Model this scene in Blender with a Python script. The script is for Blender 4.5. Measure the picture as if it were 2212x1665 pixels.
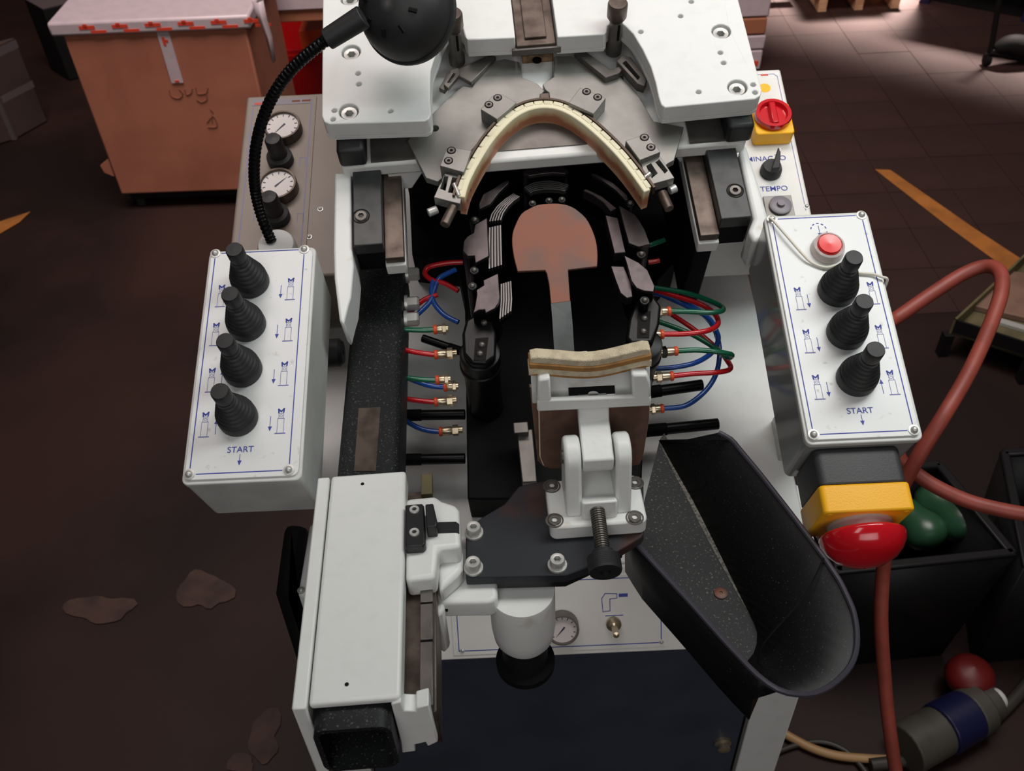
import bpy, bmesh, math, random
from mathutils import Vector, Matrix
from mathutils.geometry import delaunay_2d_cdt
random.seed(7)
SC = bpy.context.scene
COL = SC.collection
for o in list(bpy.data.objects): bpy.data.objects.remove(o)

# ------------------------------------------------------------------ camera
TILT = math.radians(21.0)                 # the working head leans 21 degrees towards the operator
ORG = Vector((0, 0, 1.10))                # centre of the control panels above the floor
FPX = 2050.0; CX, CY = 1106.0, 832.5
RC = Matrix(((0.9989581771626025, -0.038063806221498526, -0.02517353642027244),
             (0.045254300380175506, 0.897380921551373, 0.4389299829502531),
             (0.00588290549570705, -0.4396119064487913, 0.8981685605338163)))
TC = Vector((0.031054591707661536, 0.0058580060418619165, -0.8365196028485693))
CAM_M = -(RC.transposed() @ TC)           # camera position in the head's own axes
RX = Matrix.Rotation(TILT, 3, 'X')
CAM_W = RX @ CAM_M
cam_d = bpy.data.cameras.new('camera'); cam = bpy.data.objects.new('camera', cam_d); COL.objects.link(cam)
cam_d.sensor_fit = 'HORIZONTAL'; cam_d.sensor_width = 36.0; cam_d.lens = 36.0*FPX/2212.0
cam_d.clip_start = 0.02; cam_d.clip_end = 60
cam.matrix_world = Matrix.Translation(CAM_W+ORG) @ (RX @ RC.transposed()).to_4x4()
cam_d.dof.use_dof = True; cam_d.dof.focus_distance = 0.86; cam_d.dof.aperture_fstop = 14.0
SC.camera = cam

# ------------------------------------------------------------------ world, lights, exposure
SC.view_settings.view_transform = 'Standard'; SC.view_settings.look = 'None'
SC.view_settings.exposure = -0.22; SC.view_settings.gamma = 1.0; SC.view_settings.use_curve_mapping = False
wd = bpy.data.worlds.new('hall'); SC.world = wd; wd.use_nodes = True
bg = wd.node_tree.nodes['Background']; bg.inputs[0].default_value = (0.60, 0.46, 0.42, 1); bg.inputs[1].default_value = 0.05
def area(name, loc, target, sx, sy, power, color, spread=180):
    d = bpy.data.lights.new(name, 'AREA'); d.shape = 'RECTANGLE'; d.size = sx; d.size_y = sy
    d.energy = power; d.color = color; d.spread = math.radians(spread)
    o = bpy.data.objects.new(name, d); COL.objects.link(o); o.location = loc
    o.rotation_euler = (Vector(target)-Vector(loc)).to_track_quat('-Z', 'Y').to_euler()
    return o
area('ceiling_lamp_key', (0.62, 0.12, 2.05), (0.05, 0.08, 1.05), 0.30, 0.7, 6.6, (0.94, 1.0, 0.97))
area('ceiling_lamp_side', (-0.35, -0.75, 2.15), (0, 0, 1.0), 0.3, 0.8, 2.4, (0.96, 1.0, 0.98))
area('hall_lamp', (-0.1, 1.0, 4.4), (-0.1, 2.7, 0.0), 3.0, 1.6, 74, (1.0, 0.89, 0.85), 86)
area('front_fill', (0.3, -3.4, 2.7), (0.0, 0.0, 0.9), 3.0, 1.4, 11, (1.0, 0.95, 0.93), 100)  # fill light added behind the camera to lift the front faces
area('door_daylight', (2.7, 4.6, 3.6), (2.0, 3.72, 0.0), 1.8, 0.5, 260, (1.0, 0.86, 0.80), 24)

# ------------------------------------------------------------------ frames: local axes -> hall axes; pixel -> point on a local plane
class Frame:
    def __init__(s, rot, org=(0, 0, 0)):
        s.R = rot; s.o = Vector(org); s.Ri = rot.transposed()
    def w(s, p): return s.R @ Vector(p) + s.o + ORG
    def d(s, v): return s.R @ Vector(v)
    def ray(s, u, v):
        r = RX @ (RC.transposed() @ Vector(((u-CX)/FPX, -(v-CY)/FPX, -1.0)))
        return s.Ri @ (CAM_W-s.o), s.Ri @ r
    def hit(s, u, v, ax, val):
        c, r = s.ray(u, v); k = (val-c[ax])/r[ax]; return c+r*k
    def Z(s, u, v, z): return s.hit(u, v, 2, z)
    def Y(s, u, v, y): return s.hit(u, v, 1, y)
    def X(s, u, v, x): return s.hit(u, v, 0, x)
    def pz(s, z, pts): return [tuple(s.Z(u, v, z)[:2]) for u, v in pts]
    def py(s, y, pts): return [(lambda q: (q[0], q[2]))(s.Y(u, v, y)) for u, v in pts]
def rz(a): return Matrix.Rotation(math.radians(a), 3, 'Z')
M = Frame(RX.copy())                      # control panels
H = Frame(RX @ rz(2.5))                   # lasting head
A = Frame(rz(2.2))                        # level swing arm
W = Frame(Matrix.Identity(3))             # hall
FLOOR = -1.10

# ------------------------------------------------------------------ materials
def lin(c): return tuple(((x/255)/12.92 if x/255 <= 0.04045 else ((x/255+0.055)/1.055)**2.4) for x in c)
MATS = {}
def mat(name, col, rough=0.5, metal=0.0, var=0.0, scale=40.0, col2=None, lo=0.45, hi=0.62, bump=0.0, bscale=200.0, coat=0.0, spec=0.5, trans=0.0, detail=4.0, emit=0):
    m = bpy.data.materials.new(name); m.use_nodes = True; nt = m.node_tree; b = nt.nodes['Principled BSDF']
    c = lin(col); b.inputs['Base Color'].default_value = (*c, 1)
    b.inputs['Roughness'].default_value = rough; b.inputs['Metallic'].default_value = metal
    b.inputs['Specular IOR Level'].default_value = spec
    b.inputs['Coat Weight'].default_value = coat; b.inputs['Coat Roughness'].default_value = 0.08
    b.inputs['Transmission Weight'].default_value = trans
    if emit:
        b.inputs['Emission Color'].default_value = (*c, 1); b.inputs['Emission Strength'].default_value = emit
    tc = nt.nodes.new('ShaderNodeTexCoord')
    if var or col2:
        n = nt.nodes.new('ShaderNodeTexNoise'); n.inputs['Scale'].default_value = scale; n.inputs['Detail'].default_value = detail
        nt.links.new(tc.outputs['Object'], n.inputs['Vector'])
        r = nt.nodes.new('ShaderNodeValToRGB'); nt.links.new(n.outputs['Fac'], r.inputs['Fac'])
        r.color_ramp.elements[0].position = lo; r.color_ramp.elements[1].position = hi
        r.color_ramp.elements[0].color = (*c, 1)
        r.color_ramp.elements[1].color = (*(lin(col2) if col2 else tuple(x*(1-var) for x in c)), 1)
        nt.links.new(r.outputs['Color'], b.inputs['Base Color'])
    if bump:
        n2 = nt.nodes.new('ShaderNodeTexNoise'); n2.inputs['Scale'].default_value = bscale; n2.inputs['Detail'].default_value = 3
        nt.links.new(tc.outputs['Object'], n2.inputs['Vector'])
        bp = nt.nodes.new('ShaderNodeBump'); bp.inputs['Strength'].default_value = bump; bp.inputs['Distance'].default_value = 0.002
        nt.links.new(n2.outputs['Fac'], bp.inputs['Height']); nt.links.new(bp.outputs['Normal'], b.inputs['Normal'])
    MATS[name] = m; return m
def band_mat(name, top, mid, low, z0):
    """fibre whose wall is stained brown in a band along its height"""
    m = mat(name, top, 0.5, bump=0.08, bscale=150); nt = m.node_tree; b = nt.nodes['Principled BSDF']
    tc = nt.nodes.new('ShaderNodeTexCoord'); d = nt.nodes.new('ShaderNodeVectorMath'); d.operation = 'DOT_PRODUCT'
    up = RX @ Vector((0, 0, 1)); d.inputs[1].default_value = up; nt.links.new(tc.outputs['Object'], d.inputs[0])
    n = nt.nodes.new('ShaderNodeTexNoise'); n.inputs['Scale'].default_value = 45; n.inputs['Detail'].default_value = 4
    nt.links.new(tc.outputs['Object'], n.inputs['Vector'])
    ma = nt.nodes.new('ShaderNodeMath'); ma.operation = 'MULTIPLY_ADD'; ma.inputs[1].default_value = 0.016; ma.inputs[2].default_value = -0.008
    nt.links.new(n.outputs['Fac'], ma.inputs[0])
    ad = nt.nodes.new('ShaderNodeMath'); ad.operation = 'ADD'; nt.links.new(d.outputs['Value'], ad.inputs[0]); nt.links.new(ma.outputs[0], ad.inputs[1])
    mr = nt.nodes.new('ShaderNodeMapRange'); mr.inputs['From Min'].default_value = 0.0; mr.inputs['From Max'].default_value = z0
    nt.links.new(ad.outputs[0], mr.inputs['Value'])
    r = nt.nodes.new('ShaderNodeValToRGB'); nt.links.new(mr.outputs['Result'], r.inputs['Fac'])
    e = r.color_ramp.elements; e[0].position = 0.05; e[0].color = (*lin(low), 1); e[1].position = 0.95; e[1].color = (*lin(top), 1)
    for p, c in ((0.28, mid), (0.52, mid), (0.76, (214, 192, 148))):
        q = r.color_ramp.elements.new(p); q.color = (*lin(c), 1)
    nt.links.new(r.outputs['Color'], b.inputs['Base Color']); return m
mat('white', (226, 228, 226), 0.42, var=0.05, scale=60, lo=0.5, hi=0.75, bump=0.03, bscale=400)
mat('cast', (224, 226, 224), 0.40, col2=(196, 190, 178), scale=45, lo=0.62, hi=0.8, bump=0.10, bscale=160)
mat('boxgrey', (205, 207, 204), 0.38, var=0.08, scale=30, bump=0.05, bscale=600)
mat('boxgloss', (150, 152, 150), 0.12)
mat('lid', (226, 228, 228), 0.35, col2=(188, 184, 176), scale=120, lo=0.66, hi=0.8)
mat('console', (136, 124, 114), 0.45, var=0.08, scale=20)  # shade on the gauge console is put into this darker tone
mat('consolew', (226, 226, 222), 0.40, var=0.05, scale=20)
mat('rubber', (34, 35, 36), 0.55, bump=0.05, bscale=300)
mat('blackgloss', (12, 12, 13), 0.34, spec=0.2)
mat('blackmatt', (8, 8, 9), 0.7, spec=0.15)
mat('black', (24, 25, 27), 0.42, col2=(60, 60, 58), scale=900, lo=0.68, hi=0.74)
mat('dusty', (26, 28, 30), 0.5, col2=(84, 84, 80), scale=520, lo=0.60, hi=0.70, detail=4, spec=0.3)
mat('trayblack', (20, 21, 23), 0.45, col2=(92, 92, 86), scale=700, lo=0.66, hi=0.75, detail=3, bump=0.02, bscale=300, spec=0.25)
mat('trayfloor', (46, 48, 49), 0.6, col2=(118, 116, 108), scale=420, lo=0.60, hi=0.70, detail=4, spec=0.3)
mat('dust', (122, 120, 112), 0.9, col2=(70, 70, 66), scale=500, lo=0.4, hi=0.6)
mat('capred_shaded', (92, 14, 12), 0.5)  # red lowered to stand in for the shade over the bottle cap
mat('trayrim', (62, 60, 70), 0.35)
mat('plate', (42, 45, 50), 0.5, spec=0.3, col2=(84, 50, 40), scale=16, lo=0.60, hi=0.80, detail=8)
mat('navy', (60, 66, 80), 0.5, var=0.2, scale=8)
mat('steel', (140, 139, 135), 0.40, 0.55, var=0.22, scale=30, lo=0.35, hi=0.7, bump=0.04, bscale=120)
mat('steeld', (112, 108, 104), 0.40, 0.6, var=0.3, scale=40, lo=0.4, hi=0.7)
mat('chrome', (196, 196, 192), 0.40, 0.5)
mat('gib', (66, 68, 68), 0.42, 0.5, var=0.25, scale=60)
mat('brownsteel', (104, 92, 84), 0.42, 0.55, col2=(66, 54, 47), scale=50, lo=0.4, hi=0.7)
mat('rustcast', (150, 120, 84), 0.6, col2=(70, 42, 26), scale=80, lo=0.4, hi=0.65)
mat('jaw', (74, 68, 69), 0.36, 0.8, var=0.3, scale=90, lo=0.4, hi=0.7)
mat('ridge', (108, 106, 106), 0.4, 0.8)
mat('copper', (120, 72, 54), 0.5, 0.25, col2=(78, 76, 74), scale=15, lo=0.44, hi=0.66, detail=2, bump=0.04, bscale=500)
mat('stem', (120, 124, 124), 0.42, 0.5, var=0.15, scale=60)
mat('fibre', (226, 219, 190), 0.5, var=0.12, scale=60, bump=0.08, bscale=150)
band_mat('fibreb', (230, 223, 192), (172, 112, 82), (204, 162, 130), 0.027)
mat('spring', (74, 62, 52), 0.35, 0.6)
mat('felt', (214, 200, 172), 0.95, var=0.2, scale=120, bump=0.6, bscale=900)
mat('hide', (164, 118, 62), 0.7, var=0.3, scale=80)
mat('leather', (104, 76, 64), 0.8, var=0.25, scale=60, bump=0.2, bscale=500)
mat('cream', (214, 196, 170), 0.8)
mat('ink', (58, 70, 160), 0.6)
mat('inkpale', (120, 122, 176), 0.6)
mat('red', (200, 22, 34), 0.16, coat=0.6)
mat('redbtn', (232, 36, 38), 0.25, coat=0.3)
mat('yellow', (255, 186, 22), 0.4, bump=0.08, bscale=700)
mat('eblack', (54, 54, 56), 0.5, bump=0.1, bscale=700)
mat('clear', (226, 214, 210), 0.12, trans=0.25)
mat('orange', (224, 84, 44), 0.35)
mat('brass', (200, 186, 158), 0.28, 0.8)
mat('tubered', (196, 26, 34), 0.22, coat=0.3)
mat('tubegreen', (20, 104, 74), 0.22, coat=0.3)
mat('tubeblue', (32, 84, 170), 0.22, coat=0.3)
mat('cord', (224, 220, 206), 0.6)
mat('hose', (146, 66, 54), 0.5, var=0.2, scale=30)
mat('carton', (164, 100, 76), 0.85, col2=(150, 88, 66), scale=6, lo=0.4, hi=0.7, bump=0.05, bscale=60)
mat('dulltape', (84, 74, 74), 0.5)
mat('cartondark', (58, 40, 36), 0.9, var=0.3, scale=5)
mat('tape', (186, 168, 172), 0.32, var=0.06, scale=30)
mat('tapeprint', (206, 66, 44), 0.5)
mat('marker', (128, 74, 54), 0.9)
mat('redcrate', (170, 14, 16), 0.4)
mat('orangebox', (206, 74, 34), 0.5)
mat('darkgreen', (26, 34, 30), 0.7)
mat('pallet', (206, 158, 120), 0.8, col2=(176, 128, 96), scale=14)
mat('cartonr', (150, 92, 64), 0.85)
mat('floorm', (46, 27, 22), 0.55, col2=(24, 13, 11), scale=1.6, lo=0.38, hi=0.62, detail=9, bump=0.05, bscale=60, spec=0.3)
mat('tilem', (52, 33, 29), 0.6, spec=0.3, col2=(38, 24, 21), scale=3.0, lo=0.35, hi=0.7, detail=8, bump=0.05, bscale=60)
mat('stain', (66, 43, 36), 0.7, col2=(46, 28, 23), scale=22, lo=0.4, hi=0.65)
mat('lineyellow', (158, 96, 36), 0.7, var=0.35, scale=14, lo=0.4, hi=0.7)
mat('trolley', (16, 14, 14), 0.7, spec=0.2)
mat('wood', (120, 92, 78), 0.6, var=0.25, scale=14)
mat('olive', (92, 84, 56), 0.6, var=0.3, scale=20)
mat('crate', (18, 18, 19), 0.5, spec=0.3)
mat('green', (40, 76, 52), 0.32, var=0.3, scale=9)
mat('bluedark', (20, 22, 58), 0.4)
mat('greyplastic_shaded', (70, 67, 61), 0.5, var=0.2, scale=20)  # grey lowered to stand in for the shade over the canister
mat('cable', (54, 50, 46), 0.5)
mat('cabletan', (170, 134, 92), 0.5)
mat('wallm', (110, 92, 86), 0.85, var=0.15, scale=3)
mat('dial', (214, 208, 206), 0.3)
mat('greylight', (188, 188, 186), 0.45)
mat('lilac', (128, 122, 130), 0.4)

# ------------------------------------------------------------------ mesh builder
class MB:
    def __init__(s): s.v = []; s.f = []
    def add(s, vs, fs):
        b = len(s.v); s.v += [Vector(p) for p in vs]; s.f += [tuple(b+i for i in f) for f in fs]; return s
    def prism(s, F, pts, a0, a1, ax='z', holes=(), scale1=None, offs=(0, 0)):
        loops = [list(pts)]+[list(h) for h in holes]
        flat = [p for l in loops for p in l]; n = len(flat)
        cx = sum(p[0] for p in pts)/len(pts); cy = sum(p[1] for p in pts)/len(pts)
        def L(p, a, k):
            if k is not None: p = (cx+(p[0]-cx)*k+offs[0], cy+(p[1]-cy)*k+offs[1])
            if ax == 'z': return F.w((p[0], p[1], a))
            if ax == 'y': return F.w((p[0], a, p[1]))
            return F.w((a, p[0], p[1]))
        vs = [L(p, a0, None) for p in flat]+[L(p, a1, scale1) for p in flat]
        if len(loops) == 1:
            top = [tuple(range(n))]
        else:
            ed_ = []; b_ = 0
            for l in loops:
                ed_ += [(b_+i, b_+(i+1) % len(l)) for i in range(len(l))]; b_ += len(l)
            rv = delaunay_2d_cdt([Vector((p[0]*1000, p[1]*1000)) for p in flat], ed_, [], 0, 1e-5)
            def inside(x, y, l):
                c = False
                for i in range(len(l)):
                    (xa, ya), (xb, yb) = l[i-1], l[i]
                    if (ya > y) != (yb > y) and x < (xb-xa)*(y-ya)/(yb-ya)+xa: c = not c
                return c
            top = []
            for f in rv[2]:
                g = tuple(rv[3][i][0] for i in f); x = sum(flat[i][0] for i in g)/3; y = sum(flat[i][1] for i in g)/3
                if inside(x, y, loops[0]) and not any(inside(x, y, h) for h in loops[1:]): top.append(g)
        fs = [tuple(t) for t in top]+[tuple(i+n for i in reversed(t)) for t in top]
        b = 0
        for l in loops:
            m = len(l)
            for i in range(m): fs.append((b+i, b+(i+1) % m, n+b+(i+1) % m, n+b+i))
            b += m
        return s.add(vs, fs)
    def box(s, F, x0, x1, y0, y1, z0, z1):
        return s.prism(F, [(x0, y0), (x1, y0), (x1, y1), (x0, y1)], z0, z1)
    def lathe(s, F, p, axis, prof, n=24, flat=None):
        a = Vector(axis).normalized(); t = Vector((1, 0, 0)) if abs(a.x) < 0.9 else Vector((0, 1, 0))
        e1 = a.cross(t).normalized(); e2 = a.cross(e1); p = Vector(p); vs = []; fs = []
        for r, h in prof:
            for i in range(n):
                an = 2*math.pi*i/n; vs.append(F.w(p+a*h+(e1*math.cos(an)+e2*math.sin(an))*r))
        for j in range(len(prof)-1):
            for i in range(n): fs.append((j*n+i, j*n+(i+1) % n, (j+1)*n+(i+1) % n, (j+1)*n+i))
        if prof[0][0] > 1e-6: fs.append(tuple(reversed(range(n))))
        if prof[-1][0] > 1e-6: fs.append(tuple(range((len(prof)-1)*n, len(prof)*n)))
        return s.add(vs, fs)
    def cyl(s, F, p0, p1, r0, r1=None, n=20):
        p0 = Vector(p0); p1 = Vector(p1); h = (p1-p0).length
        return s.lathe(F, p0, p1-p0, [(r0, 0), (r0 if r1 is None else r1, h)], n)
    def tube(s, F, pts, r, n=8, sub=6, rf=None, closed=False):
        P = [Vector(p) for p in pts]; Q = []
        if len(P) > 2:
            for i in range(len(P)-1):
                a = P[max(i-1, 0)]; b = P[i]; c = P[i+1]; d = P[min(i+2, len(P)-1)]
                for k in range(sub):
                    t = k/sub
                    Q.append(0.5*((2*b)+(c-a)*t+(2*a-5*b+4*c-d)*t*t+(3*b-a-3*c+d)*t**3))
            Q.append(P[-1])
        else: Q = P
        T = [(Q[min(i+1, len(Q)-1)]-Q[max(i-1, 0)]).normalized() for i in range(len(Q))]
        u = T[0].orthogonal().normalized(); vs = []; fs = []
        for i, q in enumerate(Q):
            u = (u-T[i]*u.dot(T[i])).normalized(); w = T[i].cross(u)
            rr = rf(i, len(Q)) if rf else r
            for k in range(n):
                an = 2*math.pi*k/n; vs.append(F.w(q+(u*math.cos(an)+w*math.sin(an))*rr))
        for i in range(len(Q)-1):
            for k in range(n): fs.append((i*n+k, i*n+(k+1) % n, (i+1)*n+(k+1) % n, (i+1)*n+k))
        fs.append(tuple(reversed(range(n)))); fs.append(tuple(range((len(Q)-1)*n, len(Q)*n)))
        return s.add(vs, fs)
    def strip(s, F, rows):
        """grid of local points: rows of equal length"""
        m = len(rows[0]); vs = [F.w(p) for r in rows for p in r]
        return s.add(vs, [(i*m+k, i*m+k+1, (i+1)*m+k+1, (i+1)*m+k) for i in range(len(rows)-1) for k in range(m-1)])

ORIG = {}
def thing(name, label, cat, loc, group=None, kind=None):
    o = bpy.data.objects.new(name, None); COL.objects.link(o); o.empty_display_size = 0.02; o.location = loc
    o['label'] = label; o['category'] = cat
    if group: o['group'] = group
    if kind: o['kind'] = kind
    ORIG[o] = Vector(loc); return o
def mesh_of(name, vs, fs, m, smooth=None):
    me = bpy.data.meshes.new(name); me.from_pydata([tuple(v) for v in vs], [], fs)
    bm = bmesh.new(); bm.from_mesh(me); bmesh.ops.recalc_face_normals(bm, faces=bm.faces); bm.to_mesh(me); bm.free()
    me.materials.append(MATS[m])
    if smooth:
        for p in me.polygons: p.use_smooth = True
        me.set_sharp_from_angle(angle=math.radians(smooth))
    return me
def part(parent, name, mb, m, bev=0.0, seg=2, smooth=40, label=None, kind=None, solid=0.0, sub=0):
    org = ORIG[parent]
    me = mesh_of(name, [v-org for v in mb.v], mb.f, m, smooth)
    o = bpy.data.objects.new(name, me); COL.objects.link(o); o.parent = parent; ORIG[o] = org
    if solid: q = o.modifiers.new('solid', 'SOLIDIFY'); q.thickness = solid; q.offset = 0
    if bev:
        q = o.modifiers.new('bevel', 'BEVEL'); q.width = bev; q.segments = seg; q.limit_method = 'ANGLE'; q.angle_limit = math.radians(35)
        q.use_clamp_overlap = True
    if sub: q = o.modifiers.new('sub', 'SUBSURF'); q.levels = sub; q.render_levels = sub
    if label: o['label'] = label
    if kind: o['kind'] = kind
    return o
def single(name, label, cat, mb, m, group=None, bev=0.0, smooth=40, kind=None, seg=2):
    loc = Vector((sum(v.x for v in mb.v)/len(mb.v), sum(v.y for v in mb.v)/len(mb.v), min(v.z for v in mb.v)))
    me = mesh_of(name, [v-loc for v in mb.v], mb.f, m, smooth)
    o = bpy.data.objects.new(name, me); COL.objects.link(o); o.location = loc; ORIG[o] = loc
    if label: o['label'] = label
    if cat: o['category'] = cat
    if group: o['group'] = group
    if kind: o['kind'] = kind
    if bev:
        q = o.modifiers.new('bevel', 'BEVEL'); q.width = bev; q.segments = seg; q.limit_method = 'ANGLE'; q.angle_limit = math.radians(35)
    return o
# shared fastener meshes, unit radius, axis +z, seat at z=0
ID = Frame(Matrix.Identity(3), -ORG)
FAST = {}
def fast_mesh(kind, m):
    k = (kind, m)
    if k in FAST: return FAST[k]
    mb = MB()
    if kind == 'socket':        # cap head with a hexagon recess
        n = 24
        outer = [(1, 0), (1, 0.85), (0.9, 1.0), (0.62, 1.0)]
        vs = []; fs = []
        for r, h in outer:
            for i in range(n): vs.append((r*math.cos(2*math.pi*i/n), r*math.sin(2*math.pi*i/n), h))
        for h in (0.97, 0.35):
            for i in range(n):
                a = 2*math.pi*i/n; b = a % (math.pi/3)-math.pi/6; r = 0.5*math.cos(math.pi/6)/math.cos(b)
                vs.append((r*math.cos(a), r*math.sin(a), h))
        for j in range(5):
            for i in range(n): fs.append((j*n+i, j*n+(i+1) % n, (j+1)*n+(i+1) % n, (j+1)*n+i))
        fs.append(tuple(range(5*n, 6*n))); fs.append(tuple(reversed(range(n))))
        mb.add(vs, fs)
    elif kind == 'dome':
        mb.lathe(ID, (0, 0, 0), (0, 0, 1), [(1, 0), (1, 0.18), (0.66, 0.22), (0.62, 0.5), (0.45, 0.8), (0.18, 0.95), (0, 0.95)], 16)
    elif kind == 'ball':
        mb.lathe(ID, (0, 0, 0), (0, 0, 1), [(1, 0), (0.95, 0.4), (0.7, 0.8), (0.35, 1.0), (0, 1.02)], 16)
    elif kind == 'hex':
        mb.lathe(ID, (0, 0, 0), (0, 0, 1), [(1.15, 0), (1.15, 0.25), (0.1, 0.25)], 20)
        mb.lathe(ID, (0, 0, 0.25), (0, 0, 1), [(0.98, 0), (0.98, 0.8), (0.8, 0.95), (0, 0.95)], 6)
    elif kind == 'washer':
        mb.lathe(ID, (0, 0, 0), (0, 0, 1), [(1, 0), (1, 0.25), (0.4, 0.25), (0.4, 0)], 20)
    me = mesh_of(kind+'_screw', mb.v, mb.f, m, 40); FAST[k] = me; return me
def screw(parent, F, pos, r, h=None, kind='socket', m='chrome', axis=(0, 0, 1), name='screw'):
    q = F.d(axis).to_track_quat('Z', 'Y').to_matrix().to_4x4()
    mw = Matrix.Translation(F.w(pos)-ORIG[parent]) @ q @ Matrix.Diagonal((r, r, h or r, 1))
    o = bpy.data.objects.new(name, fast_mesh(kind, m)); COL.objects.link(o); o.parent = parent; o.matrix_local = mw
    ORIG[o] = ORIG[parent]; return o
def text(parent, F, s, pos, size, m, name='lettering', rot=0, ex=(1, 0, 0), ey=(0, 1, 0)):
    cu = bpy.data.curves.new('t', 'FONT'); cu.body = s; cu.size = size; cu.align_x = 'CENTER'; cu.align_y = 'CENTER'; cu.offset = size*0.003
    t = bpy.data.objects.new('t', cu); COL.objects.link(t)
    bpy.context.view_layer.update()
    me = bpy.data.meshes.new_from_object(t.evaluated_get(bpy.context.evaluated_depsgraph_get()))
    bpy.data.objects.remove(t)
    ex = Vector(ex); ey = Vector(ey); c, sn = math.cos(rot), math.sin(rot)
    for v in me.vertices:
        x, y = v.co.x*c-v.co.y*sn, v.co.x*sn+v.co.y*c
        v.co = F.w(Vector(pos)+ex*x+ey*y)-ORIG[parent]
    me.materials.clear(); me.materials.append(MATS[m]); me.name = name
    o = bpy.data.objects.new(name, me); COL.objects.link(o); o.parent = parent; ORIG[o] = ORIG[parent]; return o
def rrect(x0, x1, y0, y1, r, n=4):
    out = []
    for cx, cy, a0 in ((x1-r, y1-r, 0), (x0+r, y1-r, 90), (x0+r, y0+r, 180), (x1-r, y0+r, 270)):
        for i in range(n+1):
            a = math.radians(a0+90*i/n); out.append((cx+r*math.cos(a), cy+r*math.sin(a)))
    return out
def circ(x, y, r, n=16): return [(x+r*math.cos(2*math.pi*i/n), y+r*math.sin(2*math.pi*i/n)) for i in range(n)]
def line(mb, F, pts, w, z, h=0.0002):
    """flat printed line of width w along pts (2D) at height z"""
    for (x0, y0), (x1, y1) in zip(pts[:-1], pts[1:]):
        dx, dy = x1-x0, y1-y0; l = math.hypot(dx, dy) or 1; nx, ny = -dy/l*w/2, dx/l*w/2; ex, ey = dx/l*w/2, dy/l*w/2
        mb.prism(F, [(x0+nx-ex, y0+ny-ey), (x0-nx-ex, y0-ny-ey), (x1-nx+ex, y1-ny+ey), (x1+nx+ex, y1+ny+ey)], z, z+h)
    return mb

# ================================================================== SETTING
def structure(name, mb, m, **k): return single(name, None, None, mb, m, kind='structure', **k)
floor = structure('floor', MB().box(W, -6, 8, -4, 10, FLOOR-0.2, FLOOR-0.0015), 'floorm')
floor['label'] = 'dark brown worn workshop floor'
structure('wall_back', MB().box(W, -6, 8, 10, 10.2, FLOOR, 2.4), 'wallm')
structure('wall_left', MB().box(W, -6.2, -6, -4, 10, FLOOR, 2.4), 'wallm')
tile_me = None
TS = 0.205
for i in range(28):
    for j in range(27):
        x = -2.5+i*TS; y = -0.25+j*TS
        if x < 0.75 or y < 1.3 or x > 3.0-0.02*j: continue
        if tile_me is None:
            mb = MB().prism(ID, [(0.001, 0.001), (TS-0.001, 0.001), (TS-0.001, TS-0.001), (0.001, TS-0.001)], 0, 0.010)
            tile_me = mesh_of('tile', mb.v, mb.f, 'tilem')
        o = bpy.data.objects.new('floor_tile', tile_me); COL.objects.link(o); o.parent = floor
        o.location = W.w((x, y, FLOOR-0.0100+random.uniform(-0.0006, 0.0006)))-ORIG[floor]; o.rotation_euler = (random.uniform(-.001, .001), random.uniform(-.001, .001), 0)
def decal(name, pts, m, z=FLOOR+0.0010, h=0.0006): return part(floor, name, MB().prism(W, W.pz(z, pts), z, z+h), m)
decal('painted_line', [(1890, 366), (1923, 367), (2100, 490), (2225, 572), (2180, 585), (2049, 490)], 'lineyellow')
decal('painted_line', [(-30, 522), (-30, 488), (66, 457), (42, 480)], 'lineyellow')
def blob(cx, cy, rx, ry, n=26, k=0.3, seed=0):
    rnd = random.Random(seed); ph = [rnd.uniform(0, 6.28) for _ in range(5)]
    out = []
    for i in range(n):
        a = 2*math.pi*i/n; r = 1+k*sum(math.sin((q+2)*a+ph[q])/(q+1.5) for q in range(5))
        out.append((cx+rx*r*math.cos(a), cy+ry*r*math.sin(a)))
    return out
for k, b in enumerate([(215, 1315, 62, 34), (440, 1275, 50, 46), (572, 1590, 36, 52), (520, 1650, 34, 20)]):
    decal('worn_patch', blob(*b, seed=k+3), 'stain')

# ================================================================== BACKGROUND THINGS
yc = W.Z(262, 456, FLOOR)[1]
def wy(u, v, y): q = W.Y(u, v, y); return q[0], q[2]
xl = (wy(140, 60, yc)[0]+wy(250, 415, yc)[0])/2; zt = wy(340, 40, yc)[1]; zb = wy(400, 414, yc)[1]; xr = wy(560, 180, yc)[0]
t = thing('cardboard_box', 'large orange-brown cardboard box with taped top and marker scribbles', 'box', W.w((xl, yc, zb)))
CB = Frame(rz(-1.0), (xl, yc, zb)); cw, ch = xr-xl, zt-zb
part(t, 'body', MB().box(CB, 0, cw, 0, 0.42, 0, ch), 'carton', bev=0.006)
tp = part(t, 'tape', MB().box(CB, -0.03, cw+0.02, -0.012, 0.42, ch-0.035, ch+0.006), 'tape', bev=0.008, label='white packing tape with red print along the top edge')
pr = MB()
for k in range(6):
    x = 0.06+k*cw/5.6
    pr.box(CB, x, x+0.045, -0.0135, -0.0115, ch-0.016, ch-0.006).box(CB, x+0.03, x+0.075, -0.0135, -0.0115, ch-0.028, ch-0.020).box(CB, x+0.012, x+0.024, -0.0135, -0.0115, ch-0.014, ch-0.001)
part(tp, 'red_print', pr, 'tapeprint')
q0 = wy(330, 34, yc); q1 = wy(360, 150, yc)
sx = q0[0]-xl; tp2 = part(t, 'tape_strip', MB().box(CB, sx, sx+0.035, -0.004, 0.001, ch-0.19, ch-0.03), 'tape')
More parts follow.
